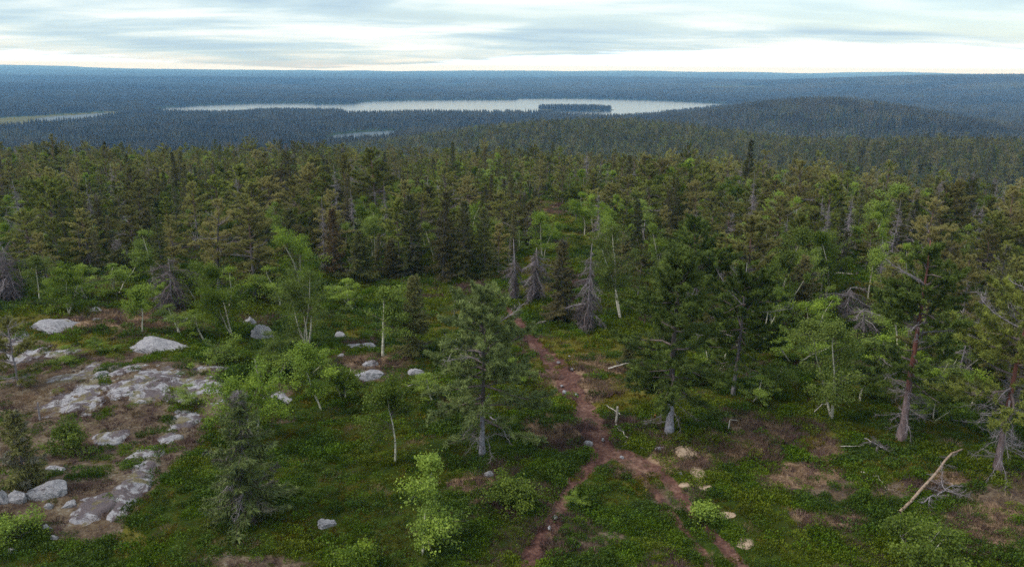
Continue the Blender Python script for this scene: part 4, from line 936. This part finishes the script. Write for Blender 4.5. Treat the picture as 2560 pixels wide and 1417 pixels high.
LAND = [('the twin dead spruces', 1312, 690), ('the tall bleached dead spruce', 1468, 730), ('the large dense pine', 1690, 800), ('the white boulder', 645, 815), ('the domed boulder', 386, 862), ('the antler-limbed pine', 548, 600),
        ('the lake island', 1437, 270), ('the small pond', 905, 335), ('the domed hill', 2090, 245), ('the tall open reddish pine', 2265, 800), ('the half-dead pine', 2492, 850), ('the pale-stemmed birch', 957, 800), ('the tip of the lake', 385, 278),
        ('the marsh pools', 200, 292), ('the rusty dying spruce', 838, 600), ('the reddish opening', 1420, 535), ('the straw opening', 1820, 580), ('the grassy patch', 2110, 730), ('the lichen-hung spruce', 1030, 580), ('the purplish dead tangle', 40, 690),
        ('the broad purplish dead tree', 2470, 580), ('the mauve dead spruce', 880, 430)]
ORD = ['first', 'second', 'third', 'fourth', 'fifth', 'sixth', 'seventh', 'eighth', 'ninth', 'tenth', 'eleventh', 'twelfth', 'thirteenth', 'fourteenth', 'fifteenth', 'sixteenth', 'seventeenth', 'eighteenth', 'nineteenth', 'twentieth'] + ['twenty-' + q for q in ('first', 'second', 'third', 'fourth', 'fifth', 'sixth', 'seventh', 'eighth', 'ninth')] + ['thirtieth'] + ['thirty-' + q for q in ('first', 'second', 'third', 'fourth', 'fifth', 'sixth', 'seventh', 'eighth', 'ninth')]
KINDS = {'pine': ('pine_tree', 'pine tree', 'pine', 'pines of the plateau forest'), 'spruce': ('spruce_tree', 'spruce tree', 'spruce', 'spruces of the plateau forest'),
         'birch': ('birch_tree', 'birch tree', 'birch', 'birches of the plateau forest'), 'snag': ('dead_tree', 'dead tree', 'dead tree', 'dead trees of the plateau forest')}
CAPS = {'pine': 280, 'spruce': 250, 'birch': 250, 'snag': 90}
def plant_fill():
    cnt = {k: 0 for k in CAPS}; rest = []; used = {}
    for (x, y, z, px, py, r) in FILL:
        g = fbm(np.array([x / 22]), np.array([y / 22]), 95, 2)[0]; u = rng.random()
        wts = np.array([0.42, 0.17 + 0.5 * (g - .5), 0.32 + 0.5 * (.5 - g), 0.085]); wts = np.clip(wts, .03, 1)
        if r > 170: wts = wts * np.array([1.15, 1.0, .9, .9])
        kind = ['pine', 'spruce', 'birch', 'snag'][int(rng.choice(4, p=wts / wts.sum()))]
        n = len(PROTO[kind]); v = int(rng.integers(0, n)); base = {'pine': 8, 'spruce': 8, 'birch': 5, 'snag': 6.5}[kind]
        h = {'pine': rng.normal(5.3, 1.2), 'spruce': rng.normal(5.0, 1.5), 'birch': rng.normal(3.8, .9), 'snag': rng.normal(4.7, 1.2)}[kind]; h = float(np.clip(h, 2.4, 8.6)) * (1 - 0.15 * float(ss(150, 260, np.float64(r)))) * (0.72 + 0.5 * vn(np.array([x / 19]), np.array([y / 19]), 97)[0])
        s = h / base; wd = s * rng.uniform(0.8, 1.25); rz = rng.uniform(0, 6.28); tl = rng.normal(size=2) * 0.03
        inframe = -60 < px < 2620
        if inframe and cnt[kind] < CAPS[kind]:
            cnt[kind] += 1
            nm, cat, word, grp = KINDS[kind]
            d = [(math.hypot((px - X) * 1.0, (py - 60 - Y) * 1.4), nmL, X, Y) for nmL, X, Y in LAND]; d0, ln, X, Y = min(d)
            dx, dy = px - X, (py - 60) - Y
            if ln in ('the lake island', 'the small pond', 'the domed hill', 'the tip of the lake', 'the marsh pools'): rel = 'below'
            elif abs(dx) < 45: rel = 'behind' if dy < 0 else 'in front of'
            else: rel = ('behind and ' if dy < -25 else '') + ('left of' if dx < 0 else 'right of')
            look = {'pine': 'tufted green', 'spruce': 'narrow dark', 'birch': 'light green leafy', 'snag': 'bare grey'}[kind]
            size = 'tall' if h > {'pine': 5.7, 'spruce': 5.5, 'birch': 4.0, 'snag': 4.9}[kind] else 'small' if h < {'pine': 4.6, 'spruce': 4.2, 'birch': 3.2, 'snag': 3.9}[kind] else 'middling'
            key = (kind, size, rel, ln); used[key] = used.get(key, 0) + 1; o_ = ORD[min(used[key] - 1, 38)]
            tree(nm, cat, PROTO[kind][v], (x, y, z - 0.05), f'{size} {look} {word}, {o_} {rel} {ln}', rz, (wd, wd, s), grp, tuple(tl))
        else: rest.append((x, y, z, kind, v, s, wd, rz, r))
    return rest
REST = plant_fill()

# ------------------------------------------------------------------ masses nobody can count: scattered by geometry nodes
def scatter(name, label, cat, protos, P, rot, scl, pick):
    pc = bpy.data.collections.new(name + '_sources')
    for k, me in enumerate(protos):
        o = bpy.data.objects.new(f'{name}_source_{k:02d}', me); pc.objects.link(o)
    me = bpy.data.meshes.new(name); P = np.ascontiguousarray(P, np.float32); me.vertices.add(len(P)); me.vertices.foreach_set('co', P.ravel())
    for nm, ty, val, key in (('rot', 'FLOAT_VECTOR', rot, 'vector'), ('scl', 'FLOAT_VECTOR', scl, 'vector'), ('pick', 'INT', pick, 'value')):
        at = me.attributes.new(nm, ty, 'POINT'); at.data.foreach_set(key, np.ascontiguousarray(val, np.int32 if ty == 'INT' else np.float32).ravel())
    ob = link(name, me, None, label=label, category=cat, kind='stuff')
    ng = bpy.data.node_groups.new(name + '_nodes', 'GeometryNodeTree')
    ng.interface.new_socket('Geometry', in_out='INPUT', socket_type='NodeSocketGeometry'); ng.interface.new_socket('Geometry', in_out='OUTPUT', socket_type='NodeSocketGeometry')
    gi, go = ng.nodes.new('NodeGroupInput'), ng.nodes.new('NodeGroupOutput'); ip = ng.nodes.new('GeometryNodeInstanceOnPoints')
    ci = ng.nodes.new('GeometryNodeCollectionInfo'); ci.inputs['Collection'].default_value = pc; ci.inputs['Separate Children'].default_value = True; ci.inputs['Reset Children'].default_value = True
    def na_(n, t):
        q = ng.nodes.new('GeometryNodeInputNamedAttribute'); q.data_type = t; q.inputs['Name'].default_value = n; return q.outputs[0]
    L = ng.links.new
    L(gi.outputs[0], ip.inputs['Points']); L(ci.outputs[0], ip.inputs['Instance']); ip.inputs['Pick Instance'].default_value = True
    L(na_('pick', 'INT'), ip.inputs['Instance Index']); L(na_('rot', 'FLOAT_VECTOR'), ip.inputs['Rotation']); L(na_('scl', 'FLOAT_VECTOR'), ip.inputs['Scale'])
    L(ip.outputs[0], go.inputs[0]); mod = ob.modifiers.new('scatter', 'NODES'); mod.node_group = ng
    return ob
def joined(pair, mats):
    """trunk and crown of a light tree as one source mesh"""
    bm = bmesh.new(); off = 0; me = bpy.data.meshes.new('light_tree')
    allm = list(pair[0].materials) + list(pair[1].materials)
    V, T, Mi, C = [], [], [], []; n = 0; mo = 0
    for q in pair:
        v = np.empty(len(q.vertices) * 3, np.float32); q.vertices.foreach_get('co', v); t = np.empty(len(q.loops), np.int32); q.loops.foreach_get('vertex_index', t)
        mi = np.empty(len(q.polygons), np.int32); q.polygons.foreach_get('material_index', mi); c = np.empty(len(q.vertices), np.float32); q.attributes['tint'].data.foreach_get('value', c)
        V.append(v.reshape(-1, 3)); T.append(t.reshape(-1, 3) + n); Mi.append(mi + mo); C.append(c); n += len(q.vertices); mo += len(q.materials)
    bm.free(); bpy.data.meshes.remove(me)
    return raw_mesh('light_tree', np.concatenate(V), np.concatenate(T), allm, np.concatenate(Mi), np.concatenate(C))
LIGHT = ([joined(pine(700 + k, 8, 3.3 + .3 * k, 0.15, 40, q=2.4, dead_low=2, bare=.08 + .07 * (k % 3)), None) for k in range(6)] + [joined(spruce(710 + k, 8, 2.0 + .25 * k, .03, 60, q=2.6), None) for k in range(4)] +
         [joined(birch(720 + k, 5, 2.7 + .3 * k, .2, 1 + k % 2, 5000, q=2.2, clumps=30), None) for k in range(4)] + [joined(snag_crown(730 + k, 6.5, 1.6 + .4 * k, .08, 52, q=2.2), None) for k in range(3)])
LBASE = {'pine': (0, 6, 8), 'spruce': (6, 4, 8), 'birch': (10, 4, 5), 'snag': (14, 3, 6.5)}
P, R3, S3, PK = [], [], [], []
for (x, y, z, kind, v, s, wd, rz, r) in REST:
    b, n, _ = LBASE[kind]; P.append((x, y, z - .05)); R3.append((0, 0, rz)); S3.append((wd, wd, s)); PK.append(b + v % n)
# slopes beyond the plateau, out to 800 m
def slope_trees():
    n = 42000; r = np.sqrt(rng.uniform(328 ** 2, 820 ** 2, n)); a = rng.uniform(rad(-37), rad(37), n); x, y = r * np.sin(a), r * np.cos(a); z = hgt(x, y)
    keep = z > WL + 0.5; x, y, z, r = x[keep], y[keep], z[keep], r[keep]
    return x, y, z
x, y, z = slope_trees(); n = len(x); u = rng.random(n); sp_ = np.where(u < .42, 0, np.where(u < .86, 1, 2))
pk = np.choose(sp_, [rng.integers(0, 6, n), 6 + rng.integers(0, 4, n), 10 + rng.integers(0, 4, n)]); s = np.clip(rng.normal(.85, .2, n), .4, 1.4) * np.where(sp_ == 2, 1.0, 1.0)
P = np.concatenate([np.array(P), np.stack([x, y, z], -1)]); R3 = np.concatenate([np.array(R3), np.stack([0 * u, 0 * u, u * 40], -1)]); S3 = np.concatenate([np.array(S3), np.stack([s * 1.1, s * 1.1, s], -1)]); PK = np.concatenate([np.array(PK), pk])
scatter('forest', 'unbroken pine and spruce forest covering the plateau edge and near slopes', 'forest', LIGHT, P, R3, S3, PK)

def patch(seed, size, n, h, blades, wd, tv=0.38, tm=0.42):
    rng = np.random.default_rng(seed); a = Acc()
    for k in range(n):
        x, y = rng.uniform(-size / 2, size / 2, 2); hh = h * rng.uniform(.55, 1.25); w = wd * rng.uniform(.7, 1.3) * hh / h; ti = np.clip(rng.normal(tm, tv), 0, 1)
        u = np.sort(rng.uniform(0.05, 1, blades)); an = np.arange(blades) * 2.4 + rng.uniform(0, 6)
        rr_ = w / 2 * (1 - u) ** .7 + .1; base = np.stack([np.full(blades, x), np.full(blades, y), u * hh], -1)
        out = np.stack([np.cos(an), np.sin(an), np.zeros(blades)], -1); tang = np.stack([-np.sin(an), np.cos(an), np.zeros(blades)], -1)
        up = hh / blades * 3.2
        p0 = base + out * (rr_ * 1.0)[:, None] - np.array([0, 0, up * .5]); p1 = base + tang * (rr_ * .75)[:, None] + np.array([0, 0, up * .35]); p2 = base - tang * (rr_ * .75)[:, None] + np.array([0, 0, up * .5])
        a.add(np.stack([p0, p1, p2], 1).reshape(-1, 3), np.arange(blades * 3).reshape(-1, 3), 0, ti)
        a.add(np.array([[x - .3 * w, y, hh * .45], [x + .3 * w, y, hh * .45], [x, y, hh * 1.05], [x, y - .3 * w, hh * .45], [x, y + .3 * w, hh * .45]]), [[0, 1, 2], [3, 4, 2]], 0, ti)
    return a.mesh('forest_patch', [M['far']])
def normals(x, y, e):
    zx = (hgt(x + e, y) - hgt(x - e, y)) / (2 * e); zy = (hgt(x, y + e) - hgt(x, y - e)) / (2 * e); return np.arctan(zy), -np.arctan(zx)
def patches(name, label, r0, r1, size, protos, jitter, seed):
    rng = np.random.default_rng(seed); g = np.arange(-r1, r1, size * 0.92); X, Y = np.meshgrid(g, g[g > 0]); X = X.ravel() + rng.normal(size=X.size) * jitter; Y = Y.ravel() + rng.normal(size=Y.size) * jitter
    r = np.hypot(X, Y); k = (r > r0) & (r < r1) & (np.abs(np.arctan2(X, Y)) < rad(37)); X, Y = X[k], Y[k]
    d = np.full(len(X), 1e9)
    for Pp in WATERS: d = np.minimum(d, poly_sd(X, Y, Pp))
    isl = np.hypot((X - ISL[0]) / (island_r[0] + 0), (Y - ISL[1]) / island_r[1]) < 0.0
    for Pp in (MARSH, MARSH2, *CLEARS): d = np.minimum(d, poly_sd(X, Y, Pp))
    k = d > size * 0.46; X, Y = X[k], Y[k]
    Z = hgt(X, Y); ax, ay = normals(X, Y, size / 2); n = len(X)
    # tilt to the slope, then a quarter turn for variety
    rot = np.stack([ax, ay, rng.integers(0, 4, n) * 0.0], -1); s = rng.uniform(.9, 1.12, n)
    return scatter(name, label, 'forest', protos, np.stack([X, Y, Z - .3], -1), rot, np.stack([np.full(n, 1.04), np.full(n, 1.04), s], -1), np.clip(((fbm(X / (size * 14), Y / (size * 9), 88, 3) - .5) * 2.6 + .5 + rng.normal(size=n) * .12) * len(protos), 0, len(protos) - 1).astype(int))
patches('valley_forest', 'blue-green conifer forest around the lake and over the domed hill', 790, 3400, 26, [patch(800 + k, 27, 38 - 3 * k, 9.5, 22, 3.4, .3, .14 + .11 * k) for k in range(6)], 2, 5)
patches('distant_forest', 'blue distant forest rolling towards the horizon', 3380, 15800, 160, [patch(820 + k, 175, 560 - 50 * k, 11, 5, 7.5, 0.12, .15 + .18 * k) for k in range(4)], 12, 6)
# wooded strips along the water that the wide patches leave open, and the island
def shore_trees():
    rng = np.random.default_rng(77); X, Y = [], []
    n = 1700; a = rng.uniform(0, 6.28, n); q = np.sqrt(rng.random(n)); X.append(ISL[0] + np.cos(a) * q * island_r[0] * .96); Y.append(ISL[1] + np.sin(a) * q * island_r[1] * .92)
    for Pp in (LAKE, POND):
        Pp = np.array(Pp)
        for A, B in zip(Pp, np.roll(Pp, -1, 0)):
            L = np.hypot(*(B - A)); k = int(L / 2.2); t = rng.random(k); nx, ny = (B - A)[1] / L, -(B - A)[0] / L; o = rng.uniform(1, 16, k)
            for sg in (-1, 1):
                x, y = A[0] + (B - A)[0] * t + nx * o * sg, A[1] + (B - A)[1] * t + ny * o * sg; X.append(x); Y.append(y)
    X, Y = np.concatenate(X), np.concatenate(Y)
    d = np.full(len(X), 1e9)
    for Pp in WATERS: d = np.minimum(d, poly_sd(X, Y, Pp))
    isl = np.hypot((X - ISL[0]) / island_r[0], (Y - ISL[1]) / island_r[1]) < 0.98
    k = (d > 1.0) | isl; X, Y, isl = X[k], Y[k], isl[k]; Z = np.maximum(hgt(X, Y), WL + 0.1); n = len(X); s = rng.uniform(.65, 1.15, n)
    return X, Y, Z, s, isl, rng
X, Y, Z, s, isl, rg = shore_trees()
far_tree = [patch(840 + k, 0.01, 1, 10, 26, 3.6) for k in range(4)]
def sc_tr(name, label, k):
    n = k.sum(); scatter(name, label, 'forest', far_tree, np.stack([X[k], Y[k], Z[k] - .2], -1), np.stack([np.zeros(n), np.zeros(n), rg.uniform(0, 6, n)], -1), np.stack([s[k], s[k], s[k]], -1), rg.integers(0, 4, n))
sc_tr('island_forest', 'dark wood covering the oval island in the lake', isl)
sc_tr('shore_forest', 'fringe of conifers along the lake and pond shores', ~isl)

# ------------------------------------------------------------------ dwarf shrubs of the forest floor
def clump(kind, seed):
    rng = np.random.default_rng(seed); a = Acc()
    if kind.startswith('berry'):
        n = 130; an = rng.uniform(0, 6.28, n); q = np.sqrt(rng.random(n)) * .30; z = rng.uniform(.03, .20, n) * (1.15 - q / .38)
        P = np.stack([np.cos(an) * q, np.sin(an) * q, z], -1); D = np.stack([np.cos(an), np.sin(an), rng.uniform(-.2, .9, n)], -1) + rng.normal(size=(n, 3)) * .5
        sz = rng.uniform(.035, .08, n); a.leaves(P, D, sz, sz * .7, 0, np.clip(rng.normal(.4, .25, n), 0, 1), rng); return a.mesh('clump', [M[kind]])
    n = {'heather': 110, 'moss': 100, 'straw': 80}[kind]; an = rng.uniform(0, 6.28, n); q = np.sqrt(rng.random(n)) * .30
    P = np.stack([np.cos(an) * q, np.sin(an) * q, np.full(n, -.02)], -1); D = np.stack([np.cos(an) * .6, np.sin(an) * .6, rng.uniform(.4, 1.2, n)], -1) + rng.normal(size=(n, 3)) * .35
    L_ = {'heather': .20, 'moss': .11, 'straw': .26}[kind]
    a.blades(P, D, rng.uniform(.5, 1.2, n) * L_, {'heather': .028, 'moss': .05, 'straw': .02}[kind], 0, np.clip(rng.normal(.45, .25, n), 0, 1), rng); return a.mesh('clump', [M[kind]])
def undergrowth():
    rng = np.random.default_rng(99); parts = []
    for r0, r1, dens, sz in ((16, 34, 22, .8), (34, 55, 13, 1.0), (55, 85, 6, 1.35), (85, 140, 2.2, 1.9)):
        A = rad(76) * .5 * (r1 * r1 - r0 * r0); n = int(A * dens); r = np.sqrt(rng.uniform(r0 * r0, r1 * r1, n)); a = rng.uniform(-rad(38), rad(38), n)
        parts.append((r * np.sin(a), r * np.cos(a), np.full(n, sz)))
    x, y, sz = (np.concatenate(q) for q in zip(*parts)); z = hgt(x, y); R, G, B, S, C = zones(x, y, z)
    keep = rng.random(len(x)) > np.clip(S * 1.6, 0, .97)
    keep &= rng.random(len(x)) > 0.30 * R
    for X, Y, w, d in ROCK_FOOT: keep &= ((x - X) / w) ** 2 + ((y - Y) / d) ** 2 > 0.85
    x, y, z, sz, R, G, B, S = (q[keep] for q in (x, y, z, sz, R, G, B, S))
    n = len(x); u = rng.random(n); big = fbm(x / 4.5, y / 4.5, 55, 3); kind = np.zeros(n, int)
    kind[(big > .575) & (u < .7)] = 2; kind[(big < .37) & (u < .6)] = 1; kind[(u > .975)] = 3
    k = rng.random(n) < B * .85; kind[k] = 2
    pt = fbm(x / 1.7 + 31, y / 1.7, 57, 3) + rng.normal(size=n) * .035; hk = np.where(pt < .40, 3, np.where(pt < .545, 1, np.where(pt < .62, 2, 0)))
    k = rng.random(n) < R * .92; kind[k] = hk[k]
    k = rng.random(n) < G * .85; kind[k] = np.where(rng.random(k.sum()) < .55, 3, 1)
    s = sz * rng.uniform(.6, 1.45, n) * (1 - .25 * R)
    src = [clump('berryd', 1), clump('berry', 2), clump('berryy', 3), clump('heather', 4), clump('heather', 5), clump('moss', 6), clump('moss', 7), clump('straw', 8), clump('straw', 9)]
    base = np.array([0, 3, 5, 7])[kind]; cnt = np.array([3, 2, 2, 2])[kind]; pick = base + (rng.random(n) * cnt).astype(int)
    dr = fbm(x / 2.6 + 7, y / 2.6, 66, 3) + rng.normal(size=n) * .03; pick = np.where(kind == 0, np.where(dr < .45, 0, np.where(dr < .575, 1, 2)), pick)
    hs = np.where(kind == 0, .6 + 1.5 * vn(x / 1.1, y / 1.1, 58), np.where(kind == 1, .7 + .9 * vn(x / .9, y / .9, 59), 1.0))
    scatter('undergrowth', 'low carpet of bilberry, heather, moss and dry grass on the ground', 'undergrowth', src, np.stack([x, y, z - .03], -1), np.stack([0 * u, 0 * u, u * 50], -1), np.stack([s, s, s * hs], -1), pick)
undergrowth()

# ------------------------------------------------------------------ the air
def haze():
    bm = bmesh.new(); bmesh.ops.create_cube(bm, size=1); me = bpy.data.meshes.new('haze')
    for v in bm.verts: v.co = (v.co.x * 34000, v.co.y * 34000, (v.co.z + .5) * 214 - 90)
    bm.to_mesh(me); bm.free()
    ma, nt, out = mat('blue_haze'); pv = nt.nodes.new('ShaderNodeVolumePrincipled')
    pv.inputs['Color'].default_value = (0.22, 0.52, 1.0, 1); pv.inputs['Density'].default_value = 1.45e-4; pv.inputs['Anisotropy'].default_value = 0.0
    pv.inputs['Absorption Color'].default_value = (1, 1, 1, 1)
    nt.links.new(pv.outputs[0], out.inputs['Volume']); me.materials.append(ma); link('haze', me, kind='stuff', label='pale blue haze filling the valley air', category='haze')
haze()
